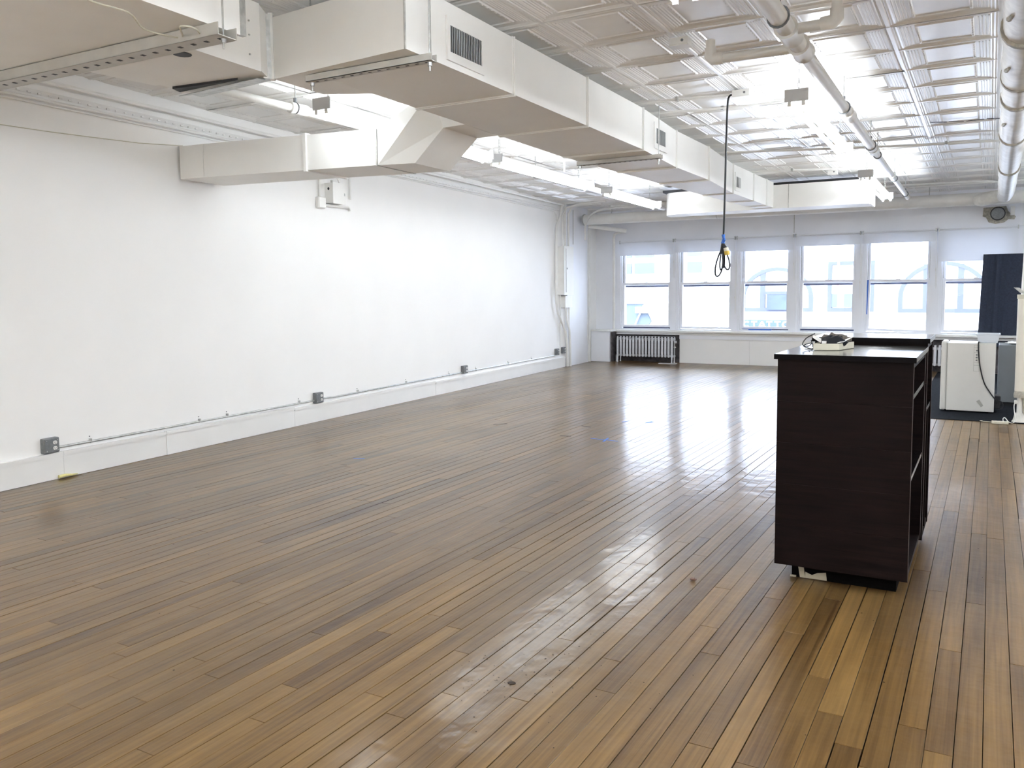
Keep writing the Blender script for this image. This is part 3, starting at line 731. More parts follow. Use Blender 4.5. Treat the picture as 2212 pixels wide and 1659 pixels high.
for sx, y, x1 in ((-1, 5.50, -1.60), (1, 5.12, -.84)):
    x0 = xp(y); br = MB().tube([(x0, y, 2.99), (x1, y, 2.995), (x1 + sx * .03, y, 3.01), (x1 + sx * .035, y, 3.06), (x1 + sx * .035, y, 3.12)], .030, 12).shear().build('branch_pipe', M['pipe'], sp, smooth=True)
    MB().tube([(x1 - sx * .05, y, 2.995), (x1 + sx * .015, y, 2.998), (x1 + sx * .035, y, 3.02), (x1 + sx * .035, y, 3.07)], [.037, .04, .04, .037], 12).shear().build('pipe_elbow', M['pipe'], br, smooth=True)
    MB().tube(arc((x1 + sx * .035, y, 3.10), .022, 0, 2 * PI, 12, 'xz'), .005, 6).shear().build('ring_hanger', M['greybox'], br)
def hanger(par, x, y, zt, zp, R_):
    MB().tube([(x, y, zt), (x, y, zp + R_ + .03)], .005, 6).shear().build('hanger_rod', M['galv'], par)
    MB().tube(arc((x, y, zp), R_ + .006, 0, 2 * PI, 16, 'xz'), .006, 6).shear().build('hanger_ring', M['greybox'], par)
    MB().tube([(x, y, zp + R_), (x, y, zp + R_ + .045)], .014, 6).shear().build('hanger_nut', M['greybox'], par)
for y, R_ in ((4.85, .052), (7.35, .044), (9.25, .044), (9.9, .032), (11.9, .032), (13.7, .032)): hanger(sp, xp(y), y, 3.24, 2.99, R_)

lp = thing('sprinkler_pipe', 'white pipe hung near the ceiling over the left row of lamps', 'pipe', (-4.7, 6, 2.9))
MB().tube([(-5.10, 4.0, 3.02), (-5.0, 5.3, 3.02)], .030, 12).shear().build('pipe_run', M['pipe'], lp, smooth=True)
MB().tube([(-5.0, 5.3, 3.02), (-4.95, 9.6, 3.02), (-4.95, 14.0, 3.02)], .036, 12).shear().build('pipe_run', M['pipe'], lp, smooth=True)
MB().tube([(-5.01, 5.18, 3.02), (-5.0, 5.36, 3.02)], .046, 12).shear().build('pipe_coupling', M['pipe'], lp, smooth=True)
for y in (5.23, 9.4): hanger(lp, -5.0, y, 3.24, 3.02, .036)

# big insulated pipe on the right, turning into the cross pipe
ip = thing('insulated_pipe', 'thick wrapped white pipe along the ceiling on the right', 'pipe', (.12, 9, 2.9))
px_ = lambda y: .125 + .002 * (y - 9)
segs = [(YB, 5.7), (5.72, 6.9), (6.92, 7.6), (7.62, 9.25), (9.27, 11.5), (11.52, 13.9)]
for k, (y0, y1) in enumerate(segs):
    rr_ = [.118, .112, .108, .112, .106, .108][k]; n = 10; pth = []; rad = []
    for i in range(n + 1):
        y = y0 + (y1 - y0) * i / n; pth.append((px_(y) + random.uniform(-.004, .004), y, 2.99 + random.uniform(-.004, .004))); rad.append(rr_ + random.uniform(-.006, .006))
    MB().tube(pth, rad, 18).shear().build('pipe_wrap', M['wrap'], ip, smooth=True)
    if k < 5: MB().tube([(px_(y1), y1 - .012, 2.99), (px_(y1), y1 + .030, 2.99)], rr_ + .010, 18).shear().build('wrap_band', M['dirty'], ip, smooth=True)
MB().tube([(.133, 13.9, 2.99), (.133, 14.25, 2.985), (.12, 14.42, 2.96), (.06, 14.6, 2.955)], [.108, .106, .095, .05], 18).shear().build('wrap_end', M['wrap'], ip, smooth=True)
MB().tube([(.16, 14.50, 2.985), (-.05, 14.62, 2.96), (-.18, 14.72, 2.95), (-.24, 14.78, 2.945)], [.09, .10, .10, .075], 18).shear().build('pipe_elbow', M['wrap'], ip, smooth=True)
for y in (5.2, 6.35, 8.3):
    mb = MB(); mb.tube([(px_(y) - .07, y - .05, 2.90), (px_(y) - .085, y + .05, 2.91)], [.008, .016], 7); mb.shear().build('wrap_tear', M['dirty'], ip)

bp_ = thing('cross_pipe', 'long thick white pipe crossing in front of the window wall', 'pipe', (-2, 14.9, 2.7))
MB().tube([(-6.85, 14.9, 2.78), (-3.0, 14.9, 2.772), (XR, 14.9, 2.765)], .098, 20).build('pipe_run', M['pipe'], bp_, smooth=True)
MB().tube([(-6.875, 14.9, 2.78), (-6.85, 14.9, 2.78)], .108, 20).build('pipe_collar', M['galv'], bp_, smooth=True)
MB().tube([(-4.28, 14.9, 2.776), (-4.27, 14.9, 2.776)], .1, 20).build('pipe_joint', M['seam'], bp_, smooth=True)
for x in (-6.3, -.9): MB().tube([(x, 14.9, 2.86), (x, 14.9, 3.02)], .006, 6).build('hanger_rod', M['galv'], bp_)

def conduit(label, pts, rad, smooth_=True, m_=None, name='conduit', shear=True, clips=()):
    t = thing(name, label, 'conduit', tuple(Vector(pts[0])))
    mb = MB().tube(smooth_path(pts, 4) if smooth_ else pts, rad, 8)
    if shear: mb.shear(); t.location.z = zc(pts[0][2], pts[0][1]); ORI[t.name] = Vector(t.location)
    mb.build('tube', m_ or M['pipe'], t, smooth=True)
    for c_ in clips:
        mb = MB().box(c_[0] - .012, c_[0] + .012, c_[1] - rad - .012, c_[1] + rad + .012, c_[2], c_[2] + rad * 2 + .012)
        if shear: mb.shear()
        mb.build('clip', M['galv'], t)
    return t
Zs = 3.195
conduit('thin conduit from the main duct to the near right lamp', [(-3.0, 7.62, Zs), (-2.1, 7.80, Zs), (-1.45, 7.82, Zs), (-1.36, 7.80, 3.10), (-1.36, 7.80, 3.02)], .012, clips=[(-2.2, 7.80, 3.18)])
conduit('thin conduit from the main duct to the box with the hanging cord', [(-2.95, 7.20, Zs), (-2.4, 7.26, Zs), (-2.0, 7.32, Zs)], .012, clips=[(-2.45, 7.25, 3.18)])
conduit('long thin conduit crossing the ceiling beyond the near right lamp', [(-2.95, 10.05, Zs), (-1.4, 10.55, Zs), (.0, 10.90, Zs), (1.5, 11.2, Zs)], .013, clips=[(-.5, 10.78, 3.18)])
conduit('thin conduit feeding the far right lamp', [(-2.95, 11.75, Zs), (-1.95, 12.05, Zs), (-1.6, 12.15, Zs), (-1.42, 12.1, 3.16), (-1.40, 12.0, 3.02)], .012, clips=[(-2.4, 11.9, 3.18)])
conduit('long conduit on the ceiling in front of the windows', [(-1.6, 14.3, Zs), (-.3, 14.42, Zs), (0, 14.6, Zs), (.15, 14.9, Zs)], .014)
conduit('second long conduit on the ceiling near the windows', [(-6.2, 14.62, Zs), (-3, 14.65, Zs), (1.5, 14.65, Zs)], .014)
conduit('bent conduit above the left lamp row', [(-4.9, 9.4, Zs), (-4.62, 9.35, Zs), (-4.55, 9.3, 3.10), (-4.55, 9.3, 3.0)], .013)
conduit('curved conduit rising from the corner up to the ceiling', [(-6.78, 14.75, 2.6), (-6.75, 14.75, 2.95), (-6.5, 14.75, 3.14), (-5.9, 14.75, 3.18), (-4.9, 14.75, 3.18)], .02)

def jbox(label, x, y, z, sx, sy, sz, name='junction_box'):
    t = thing(name, label, 'junction box', (x, y, zc(z, y)))
    MB().box(x - sx / 2, x + sx / 2, y - sy / 2, y + sy / 2, z, z + sz).shear().build('box_body', M['pipe'], t, bevel=.004)
    MB().box(x - sx / 2 - .004, x + sx / 2 + .004, y - sy / 2 - .004, y + sy / 2 + .004, z - .005, z).shear().build('box_cover', M['pipe'], t)
    MB().tube([(x + sx * .2, y - sy / 2 - .004, z + sz / 2), (x + sx * .2, y - sy / 2, z + sz / 2)], .010, 8).shear().build('knockout', M['greybox'], t)
    return t
jbox('white ceiling box that the black cord hangs from', -1.90, 7.33, 3.165, .15, .11, .055)
jbox('small white ceiling box near the top edge left of the sprinkler branch', -1.90, 5.69, 3.17, .13, .09, .05)
jbox('small white ceiling box beside the far right lamp', -1.95, 12.35, 3.165, .12, .10, .05)

# ------------------------------------------------------------------ lamps
def lamp(label, x0, x1, y0, y1, h=2.90, tube_m=None):
    t = thing('fluorescent_lamp', label, 'lamp', ((x0 + x1) / 2, (y0 + y1) / 2, zc(h, (y0 + y1) / 2)), 'twin tube strip lamps hung on chains')
    def X(y): return x0 + (x1 - x0) * (y - y0) / (y1 - y0)
    def sl_(xa, xb, ya, yb, za, zb_): return [(X(ya) + xa, ya, za), (X(ya) + xb, ya, za), (X(yb) + xb, yb, za), (X(yb) + xa, yb, za), (X(ya) + xa, ya, zb_), (X(ya) + xb, ya, zb_), (X(yb) + xb, yb, zb_), (X(yb) + xa, yb, zb_)]
    MB().quad_box(sl_(-.036, .036, y0 + .01, y1 - .01, h + .036, h + .085)).shear().build('housing', M['white'], t)
    for ya, yb in ((y0, y0 + .012), (y1 - .012, y1)):
        MB().quad_box(sl_(-.085, .085, ya, yb, h + .005, h + .095)).shear().build('end_plate', M['plate'], t)
        for sx in (-.05, .05): MB().quad_box(sl_(sx - .013, sx + .013, ya, yb, h - .028, h + .008)).shear().build('lamp_socket', M['white'], t)
    for sx in (-.05, .05):
        MB().tube([(X(y0) + sx, y0 + .014, h), (X(y1) + sx, y1 - .014, h)], .019, 12).shear().build('tube', M[tube_m or ('tube_dim' if x0 < -4 else 'tube')], t, smooth=True)
    for y in (y0 + .09, y1 - .30):
        n = 7; zz = h + .09; top = 3.22; st_ = (top - zz) / n
        for k in range(n):
            ww_ = .008; z_ = zz + st_ * k; x_ = X(y)
            p = [(x_ - ww_, y, z_), (x_ - ww_, y, z_ + st_ * 1.15), (x_ + ww_, y, z_ + st_ * 1.15), (x_ + ww_, y, z_), (x_ - ww_, y, z_)] if k % 2 else [(x_, y - ww_, z_), (x_, y - ww_, z_ + st_ * 1.15), (x_, y + ww_, z_ + st_ * 1.15), (x_, y + ww_, z_), (x_, y - ww_, z_)]
            MB().tube(p, .0022, 4).shear().build('chain_link', M['galv'], t)
    return t
lamp('twin tube lamp at the top edge of the photo above the near floor', -1.33, -1.33, 1.62, 4.06)
lamp('bright twin tube lamp hanging right of the sprinkler main, nearer one', -1.30, -1.32, 6.55, 9.0)
lamp('farther twin tube lamp hanging beside the end of the cross duct', -1.36, -1.37, 10.97, 13.45)
lamp('twin tube lamp partly hidden behind the branch duct', -4.50, -4.60, 4.98, 7.58)
lamp('twin tube lamp between branch duct and main duct, middle of the left row', -4.62, -4.60, 7.78, 10.12)
lamp('last lamp of the left row, nearest the windows', -4.62, -4.62, 10.75, 12.72, 2.9, 'tube')
lamp('twin tube fill lamp added behind the camera position', -1.33, -1.33, -2.2, .24, 2.9, 'tube_fill_back')  # unseen lamp added to brighten surfaces facing the camera
lamp('twin tube fill lamp added behind the camera near the left wall', -4.6, -4.6, -2.4, .04, 2.9, 'tube_fill_back')  # second unseen lamp, added as fill from behind
for k, (y, lb_) in enumerate(((-2.2, 'first'), (1.6, 'second'), (6.5, 'third'), (11.0, 'fourth'))):
    lamp('%s twin tube fill lamp of the row added outside the frame on the right' % lb_, 2.25, 2.25, y, y + 2.44, 2.9, 'tube_fill_right')  # unseen row added to light the duct side, ceiling and far wall

# ------------------------------------------------------------------ hanging cord
t = thing('hanging_cord', 'black power cord hanging from the ceiling, coiled with blue tie and yellow plug', 'cord', (-2.03, 7.3, 1.54))
MB().tube(smooth_path([(-1.975, 7.33, 3.085), (-2.0, 7.31, 3.08), (-2.015, 7.30, 3.02), (-2.022, 7.30, 2.8), (-2.032, 7.30, 2.2), (-2.040, 7.30, 1.80)], 5), .0085, 8).build('cord', M['black'], t, smooth=True)
MB().tube([(-2.04, 7.30, 1.905), (-2.037, 7.298, 1.87), (-2.043, 7.30, 1.83)], [.016, .011, .018], 8).build('blue_tie', M['blue'], t)
MB().tube(smooth_path([(-2.043, 7.30, 1.86), (-2.028, 7.28, 1.875), (-2.018, 7.27, 1.855), (-2.038, 7.29, 1.835)], 4), .006, 6).build('tie_bow', M['blue'], t)
def loop(x, wd, zt, zb_, tilt, y):
    pts = []
    for k in range(25):
        a = 2 * PI * k / 24
        q = (1 - math.cos(a)) / 2; wdt = math.sin(a) * wd * (q ** .45 if q > 0 else 0)
        pts.append((x + wdt + tilt * q, y, zt + (zb_ - zt) * q))
    return pts
for x, wd, zb_, tl, y in ((-2.045, .040, 1.545, -.045, 7.30), (-2.042, .016, 1.60, -.012, 7.285), (-2.04, .034, 1.602, .038, 7.31), (-2.04, .010, 1.62, .0, 7.32)):
    MB().tube(loop(x, wd, 1.80, zb_, tl, y), .0075, 6, cap=False).build('cord_loop', M['black'], t, smooth=True)
MB().tube([(-2.04, 7.30, 1.83), (-2.045, 7.30, 1.74)], [.018, .026], 8).build('cord_bundle', M['black'], t, smooth=True)
MB().tube([(-2.032, 7.29, 1.82), (-2.010, 7.28, 1.785)], [.012, .018], 8).build('plug_grip', M['black'], t, smooth=True)
MB().tube([(-2.012, 7.28, 1.79), (-2.0, 7.28, 1.745)], [.021, .022], 10).build('plug_shell', M['card'], t, smooth=True)
MB().tube([(-2.003, 7.28, 1.762), (-1.997, 7.28, 1.728)], [.024, .023], 10).build('plug_cap', M['yellow'], t, smooth=True)

# ------------------------------------------------------------------ left wall fittings
def lconduit(label, pts, rad, cat='conduit', name='conduit', m_=None, clips=()):
    t = thing(name, label, cat, L(*pts[0]))
    MB().tube([L(*p) for p in pts], rad, 8).build('tube', m_ or M['pipe'], t, smooth=True)
    for s in clips:
        mb = MB(); z = pts[0][1]; lbox(mb, s, s + .014, z - rad - .002, z + rad + .012, 0, rad * 2 + .003); mb.build('clip', M['galv'], t)
        mb = MB(); lbox(mb, s + .003, s + .011, z + .036, z + .044, 0, .006); mb.build('screw', M['greybox'], t)
    return t
lconduit('galvanised conduit running low along the left wall above the baseboard', [(.47, .249, .014), (3.5, .240, .014), (3.56, .243, .016), (3.72, .248, .016), (3.9, .240, .014), (6.86, .250, .014), (7.05, .252, .014), (10.30, .246, .014)], .0105, m_=M['galv'], clips=[.75, 1.9, 2.25, 3.3, 4.35, 5.4, 6.5, 7.3, 8.4, 9.3])
lconduit('upper white pipe along the top of the left wall', [(-6, 3.075, .11), (0, 3.045, .11), (10.5, 2.985, .11)], .017, name='pipe', cat='pipe')
lconduit('middle white conduit along the top of the left wall', [(-6, 2.925, .05), (10.45, 2.90, .05)], .012)
lconduit('lowest white conduit along the top of the left wall', [(-6, 2.895, .02), (5.7, 2.890, .02), (10.3, 2.86, .02), (10.42, 2.82, .02), (10.44, 2.70, .02)], .010)
lconduit('thin grey cable sagging across the upper left wall', [(-.6, 2.70, .01), (.17, 2.687, .006), (.53, 2.696, .006), (.93, 2.713, .006), (1.38, 2.735, .006), (1.84, 2.778, .02)], .0035, cat='cable', name='wall_cable', m_=M['card'])

def outlet(label, s, z, wd=.13, hh=.118, two=True):
    t = thing('outlet_box', label, 'outlet', L(s, z - hh / 2, 0), 'grey outlet boxes along the left wall')
    mb = MB(); lbox(mb, s - wd / 2, s + wd / 2, z - hh / 2, z + hh / 2, .0, .050); mb.build('box_body', M['greybox'], t, bevel=.008)
    mb = MB(); lbox(mb, s - wd / 2 + .006, s + wd / 2 - .006, z - hh / 2 + .006, z + hh / 2 - .006, .050, .054); pl_ = mb.build('cover_plate', M['greybox'], t, bevel=.002)
    for dz in (-.022, .022):
        c_ = Vector(L(s + .022, z + dz, .0545)); n_ = Vector((WN.x, WN.y, 0)); u = Vector((WT.x, WT.y, 0)); v_ = Vector((0, 0, 1))
        pts = []
        for k in range(16):
            a = 2 * PI * k / 16; cu, cv = .017 * math.cos(a), max(-.0135, min(.0135, .017 * math.sin(a)))
            pts.append(c_ + u * cu + v_ * cv)
        rc = MB().prism(pts, n_ * .004).build('receptacle', M['white'], pl_)
        sm = MB()
        for du in (-.007, .006):
            q = c_ + u * du + n_ * .0041
            sm.prism([q - u * .0012 - v_ * .002, q + u * .0012 - v_ * .002, q + u * .0012 + v_ * .006, q - u * .0012 + v_ * .006], n_ * .0006)
        q = c_ - v_ * .008 + n_ * .0041; sm.prism([q - u * .003 - v_ * .002, q + u * .003 - v_ * .002, q + u * .002 + v_ * .003, q - u * .002 + v_ * .003], n_ * .0006)
        sm.build('socket_slots', M['dark'], pl_)
    mb = MB()
    for du, dv in ((-.045, .04), (-.045, -.04), (.045, .04), (.045, -.04)): lbox(mb, s + du - .004, s + du + .004, z + dv - .004, z + dv + .004, .054, .056)
    mb.build('plate_screws', M['galv'], t)
    return t
outlet('grey outlet box at the left edge, nearest one on the wall', .395, .278)
outlet('grey outlet box in the middle of the left wall', 3.61, .268)
outlet('grey outlet box on the left wall, third from the near end', 6.93, .290)
outlet('grey outlet box left of the pair by the corner pipes', 10.38, .31, .12)
outlet('grey outlet box right of the pair by the corner pipes', 10.68, .32, .12)

t = thing('electrical_box', 'white electrical box high on the left wall under the branch duct', 'electrical box', L(4.0, 2.44, 0))
mb = MB(); lbox(mb, 3.86, 4.08, 2.44, 2.665, 0, .115); mb.build('box_body', M['pipe'], t, bevel=.003)
mb = MB(); lbox(mb, 3.855, 4.085, 2.435, 2.67, .115, .122); mb.build('box_door', M['duct'], t, bevel=.002)
mb = MB(); lbox(mb, 4.055, 4.065, 2.53, 2.56, .122, .128); mb.build('latch', M['galv'], t)
c_ = Vector(L(3.858, 2.60, .055)); u = Vector((WN.x, WN.y, 0))
MB().prism([c_ + u * .014 * math.cos(a) + Vector((0, 0, 1)) * .016 * math.sin(a) for a in [2 * PI * k / 12 for k in range(12)]], Vector((WT.x, WT.y, 0)) * .004).build('knockout', M['dark'], t)
MB().tube([L(3.93, 2.66, .05), L(3.93, 2.70, .05)], .016, 8).build('fitting', M['galv'], t, smooth=True)
t = thing('switch_box', 'small white switch box left of the larger box on the left wall', 'switch box', L(3.75, 2.37, 0))
mb = MB(); lbox(mb, 3.69, 3.82, 2.375, 2.50, 0, .05); mb.build('box_body', M['pipe'], t, bevel=.012)
mb = MB(); lbox(mb, 3.70, 3.81, 2.385, 2.49, .05, .054); mb.build('switch_plate', M['duct'], t)
lconduit('short vertical conduit down to the small switch box', [(3.745, 2.50, .022), (3.74, 3.10, .022)], .012)
lconduit('vertical conduit entering the electrical box from above', [(4.08, 2.67, .05), (4.03, 2.76, .04), (4.02, 3.1, .03)], .014)
lconduit('vertical conduit right of the electrical box', [(4.30, 2.52, .02), (4.30, 2.72, .02), (4.28, 2.80, .02), (4.20, 3.1, .02)], .014)
lconduit('horizontal conduit under the electrical box ending in an elbow', [(3.82, 2.415, .025), (4.24, 2.425, .025), (4.27, 2.41, .025), (4.275, 2.385, .025)], .018)

t = tag(MB().tube([L(.445, .020, .038), L(.50, .022, .042), L(.56, .014, .04), L(.61, .012, .036)], [.014, .012, .009, .004], 8).build('foam_strip', M['foam'], None, smooth=True), 'dried yellow foam sealing the baseboard gap near the left edge', 'foam')

# tall panel and pipes in the far left corner
t = thing('breaker_panel', 'tall narrow white electrical panel by the far left corner', 'electrical box', L(10.7, 1.35, 0))
mb = MB(); lbox(mb, 10.50, 10.93, 1.352, 2.238, 0, .125); mb.build('panel_body', M['pipe'], t)
mb = MB(); lbox(mb, 10.49, 10.94, 1.345, 2.245, .125, .135); mb.build('panel_frame', M['duct'], t)
mb = MB(); lbox(mb, 10.58, 10.91, 1.40, 2.20, .135, .142); mb.build('panel_door', M['duct'], t)
mb = MB(); lbox(mb, 10.565, 10.577, 1.40, 2.20, .1355, .137); mb.build('hinge_gap', M['seam'], t)
mb = MB(); lbox(mb, 10.60, 10.61, 1.82, 1.85, .142, .150); mb.build('panel_latch', M['greybox'], t)
t = thing('junction_box', 'white junction box under the tall corner panel', 'junction box', L(10.75, 1.13, 0))
mb = MB(); lbox(mb, 10.62, 10.93, 1.12, 1.33, 0, .10); mb.build('box_body', M['pipe'], t)
mb = MB(); lbox(mb, 10.61, 10.94, 1.115, 1.335, .10, .106); mb.build('box_cover', M['duct'], t)
lconduit('outermost curved conduit in the far left corner', [(10.60, 3.0, .05), (10.52, 2.78, .05), (10.36, 2.62, .05), (10.32, 2.45, .05), (10.30, 1.25, .05), (10.38, 1.02, .05), (10.62, .80, .05), (10.76, .62, .05), (10.80, .40, .05), (10.82, .003, .05)], .023)
lconduit('inner curved conduit in the far left corner', [(10.72, 1.12, .07), (10.72, .9, .08), (10.84, .68, .09), (10.87, .45, .09), (10.88, .003, .09)], .020)
lconduit('conduit rising from the corner panel and bending over the ceiling', [(10.60, 2.24, .06), (10.60, 2.80, .06), (10.66, 2.95, .12), (10.66, 3.01, .4), (10.6, 3.02, .9)], .018)
lconduit('second conduit rising from the corner panel', [(10.72, 2.24, .06), (10.72, 3.03, .06)], .016)
lconduit('third conduit rising from the corner panel', [(10.86, 2.24, .07), (10.86, 2.84, .07), (10.95, 2.99, .10), (10.95, 3.02, .3), (10.95, 3.02, .7)], .018)
lconduit('straight conduit from the panel down to the floor', [(10.90, 1.12, .05), (10.90, .003, .05)], .020)
lconduit('thin conduit dropping to the corner outlets', [(10.56, 1.35, .03), (10.54, .85, .03), (10.52, .36, .03)], .010)
lconduit('thin dark wire down the far left pilaster', [(11.12, 2.95, .055), (11.12, 2.3, .055)], .006, m_=M['seam'])
lconduit('tall vertical pipe on the wall left of the radiator corner', [(11.98, 2.9, .05), (11.98, .003, .05)], .028, cat='pipe', name='pipe')
lconduit('thin cable beside the tall vertical pipe', [(11.86, 2.6, .065), (11.85, 1.2, .065), (11.84, 1.0, .07), (11.83, .6, .065), (11.86, .35, .065), (11.86, .003, .065)], .008, cat='cable', name='wall_cable', m_=M['pipe'])
t = thing('corner_pipe', 'short white pipe with elbow beside the first window', 'pipe', (-6.46, 15.3, .64))
MB().tube(smooth_path([(-6.62, 15.78, .64), (-6.62, 15.78, 2.2), (-6.62, 15.78, 2.48), (-6.55, 15.74, 2.56), (-6.35, 15.70, 2.58)], 5), .028, 10).build('riser', M['pipe'], t, smooth=True)
MB().tube([(-6.85, 15.05, 2.68), (-6.25, 15.50, 2.575)], .040, 12).build('cross_piece', M['pipe'], t, smooth=True)

# ------------------------------------------------------------------ radiators
def radiator(label, x0, x1, y, zt, n_):
    t = thing('radiator', label, 'radiator', ((x0 + x1) / 2, y, 0), 'cast iron radiators under the windows')
    st_ = (x1 - x0) / n_; zb_ = .10
    me = {}
    for k in range(n_):
        x = x0 + st_ * (k + .5); key = 'leg' if k in (0, n_ - 1) else 'mid'
        if key in me:
            o = bpy.data.objects.new('radiator_section', me[key]); COL.objects.link(o); o.parent = t; o.location = (x - me[key + 'x'], 0, 0); continue
        mb = MB()
        for yy, ra in ((y - .080, .0235), (y + .075, .012)):
            k0 = len(mb.v); mb.tube([(x, yy, zb_ + .02), (x, yy, zb_ + .05), (x, yy, zt - .07), (x, yy, zt - .035)], [ra * .6, ra, ra, ra * .6], 10)
            mb.v[k0:] = [(a, yy + (b_ - yy) * .6, c_) for a, b_, c_ in mb.v[k0:]]
        for z in (zb_ + .035, zt - .05):
            mb.tube([(x, y - .085, z), (x, y + .085, z)], .022, 8)
        mb.tube(arc((x, y, zt - .05), .09, 0, PI, 8, 'yz'), .015, 8)
        mb.v = [(a, b_, min(c_, zt)) for a, b_, c_ in mb.v]
        mb.tube([(x - st_ / 2, y, zb_ + .035), (x + st_ / 2, y, zb_ + .035)], .018, 8); mb.tube([(x - st_ / 2, y, zt - .06), (x + st_ / 2, y, zt - .06)], .022, 8)
        if key == 'leg':
            for yy in (y - .075, y + .075): mb.tube([(x, yy, zb_ + .03), (x, yy - .004, .04), (x, yy - .01, .001)], [.017, .012, .019], 8)
        o = mb.build('radiator_section', M['rad'], t, smooth=True); me[key] = o.data; me[key + 'x'] = x
    MB().box(x0 + .02, x1 - .02, y - .005, y + .005, zb_ + .03, zt - .09).build('shadow_board', M['dark'], t)  # dark board added to paint the shade between the columns
    MB().tube([(x1 - .01, y, zt - .10), (x1 + .035, y, zt - .10)], [.03, .024], 10).build('end_plug', M['rad'], t, smooth=True)
    MB().tube([(x1, y - .03, zt - .20), (x1 + .03, y - .05, zt - .20)], .017, 8).build('air_valve', M['white'], t, smooth=True)
    v_ = MB().tube([(x0 + .005, y, .135), (x0 - .022, y, .135), (x0 - .026, y, .11), (x0 - .026, y, .002)], .014, 8).build('supply_pipe', M['rad'], t, smooth=True)
    MB().tube([(x0 - .026, y - .01, .15), (x0 - .026, y - .01, .19)], [.012, .02], 8).build('valve_knob', M['black'], v_, smooth=True)
    return t
radiator('white cast iron radiator standing in the alcove under the first window', -6.49, -5.30, 15.66, .515, 18)
radiator('white cast iron radiator glimpsed between black cabinet and fridge', -1.15, .05, 15.66, .46, 18)
MB_m = tag(MB().box(-5.56, -5.22, 15.46, 15.58, .001, .010).build('metal_offcut', M['rad'], None), 'flat pale strip lying on the floor at the radiator foot', 'metal strip')

# ------------------------------------------------------------------ carpet
t = tag(MB().box(-.74, XR - .02, 10.14, 15.74, .001, .007).build('carpet', M['carpet'], None), 'charcoal carpet under the fridge and grey cabinet', 'carpet')

# ------------------------------------------------------------------ counters
def shelf_unit(label, x0, x1, y0, y1, zt, zk, shelves, boards, grp):
    """closed front towards the camera, open shelves to the right; zk: height of the recessed base"""
    t = thing('shelf_counter', label, 'counter', ((x0 + x1) / 2, (y0 + y1) / 2, 0), grp)
    th = .024; zb_ = zk; zt2 = zt - .026
    MB().box(x0 - .014, x1 + .012, y0 - .014, y1 + .012, zt2, zt).build('countertop', M['topm'], t, bevel=.0025)
    MB().box(x0 - .0145, x1 + .012, y0 - .0155, y0 - .0140, zt2, zt - .0012).build('edge_strip', M['edge'], t)
    n_ = boards; hh = (zt2 - zb_) / n_
    for k in range(n_):
        MB().box(x0 + .0005, x1 - .0005, y0, y0 + th, zb_ + hh * k + .0003, zb_ + hh * (k + 1) - .0003).build('front_board', M['ply'], t)
    MB().box(x0, x1, y1 - th, y1, zb_, zt2).build('end_panel', M['ply'], t)
    MB().box(x0, x0 + th, y0 + th, y1 - th, zb_, zt2).build('back_panel', M['ply'], t)
    MB().box(x0 + th, x1 - .004, y0 + th, y1 - th, zb_, zb_ + th).build('bottom_board', M['ply'], t)
    MB().box(x0 + th, x1 - .004, y0 + th, y1 - th, zt2 - .03, zt2).build('top_board', M['ply'], t)
    for z in shelves: MB().box(x0 + th, x1 - .002, y0 + th, y1 - th, z - .022, z).build('shelf', M['topm'], t)
    for a in (y0, y1 - th): MB().box(x1 - .0005, x1 + .0015, a + .001, a + th - .001, zb_, zt2).build('edge_band', M['groove'], t)
    return t
c1 = shelf_unit('near black counter with closed front and open side shelves, box on top', -.888, -.292, 4.15, 4.94, 1.123, .085, [.945, .565], 5, 'black shelf counters right of the room')
mb = MB().box(-.822, -.345, 4.245, 4.265, .002, .085).box(-.822, -.345, 4.83, 4.85, .002, .085).box(-.822, -.80, 4.265, 4.83, .002, .085).box(-.365, -.345, 4.265, 4.83, .002, .085)
mb.build('plinth', M['kick'], c1)
c2 = shelf_unit('farther black counter standing behind the first, slightly taller', -.868, -.288, 5.02, 5.47, 1.160, .05, [.775], 5, 'black shelf counters right of the room')
MB().box(-.80, -.34, 5.08, 5.42, .002, .05).build('plinth', M['kick'], c2)
MB().box(-.30, -.289, 5.24, 5.255, .075, .752).build('divider', M['ply'], c2)
# torn paper on the plinth
pp = [(-.795, .078), (-.765, .080), (-.752, .070), (-.66, .083), (-.657, .050), (-.70, .055), (-.715, .042), (-.745, .052), (-.755, .046), (-.750, .030), (-.718, .028), (-.70, .036), (-.66, .032), (-.655, .004), (-.775, .003)]
mb = MB()
mb.prism([(-.795, 4.243, .080), (-.768, 4.243, .081), (-.757, 4.243, .003), (-.782, 4.243, .002)], (0, .0015, 0))
mb.prism([(-.766, 4.243, .072), (-.700, 4.243, .083), (-.657, 4.243, .078), (-.658, 4.243, .062), (-.72, 4.243, .060)], (0, .0015, 0))
mb.prism([(-.757, 4.243, .034), (-.725, 4.243, .022), (-.70, 4.243, .036), (-.66, 4.243, .044), (-.655, 4.243, .004), (-.757, 4.243, .003)], (0, .0015, 0))
mb.build('torn_paper', M['paper'], c1)
mb = MB().box(-.828, -.80, 4.235, 4.245, .002, .010); mb.build('splinter', M['paper'], c1)

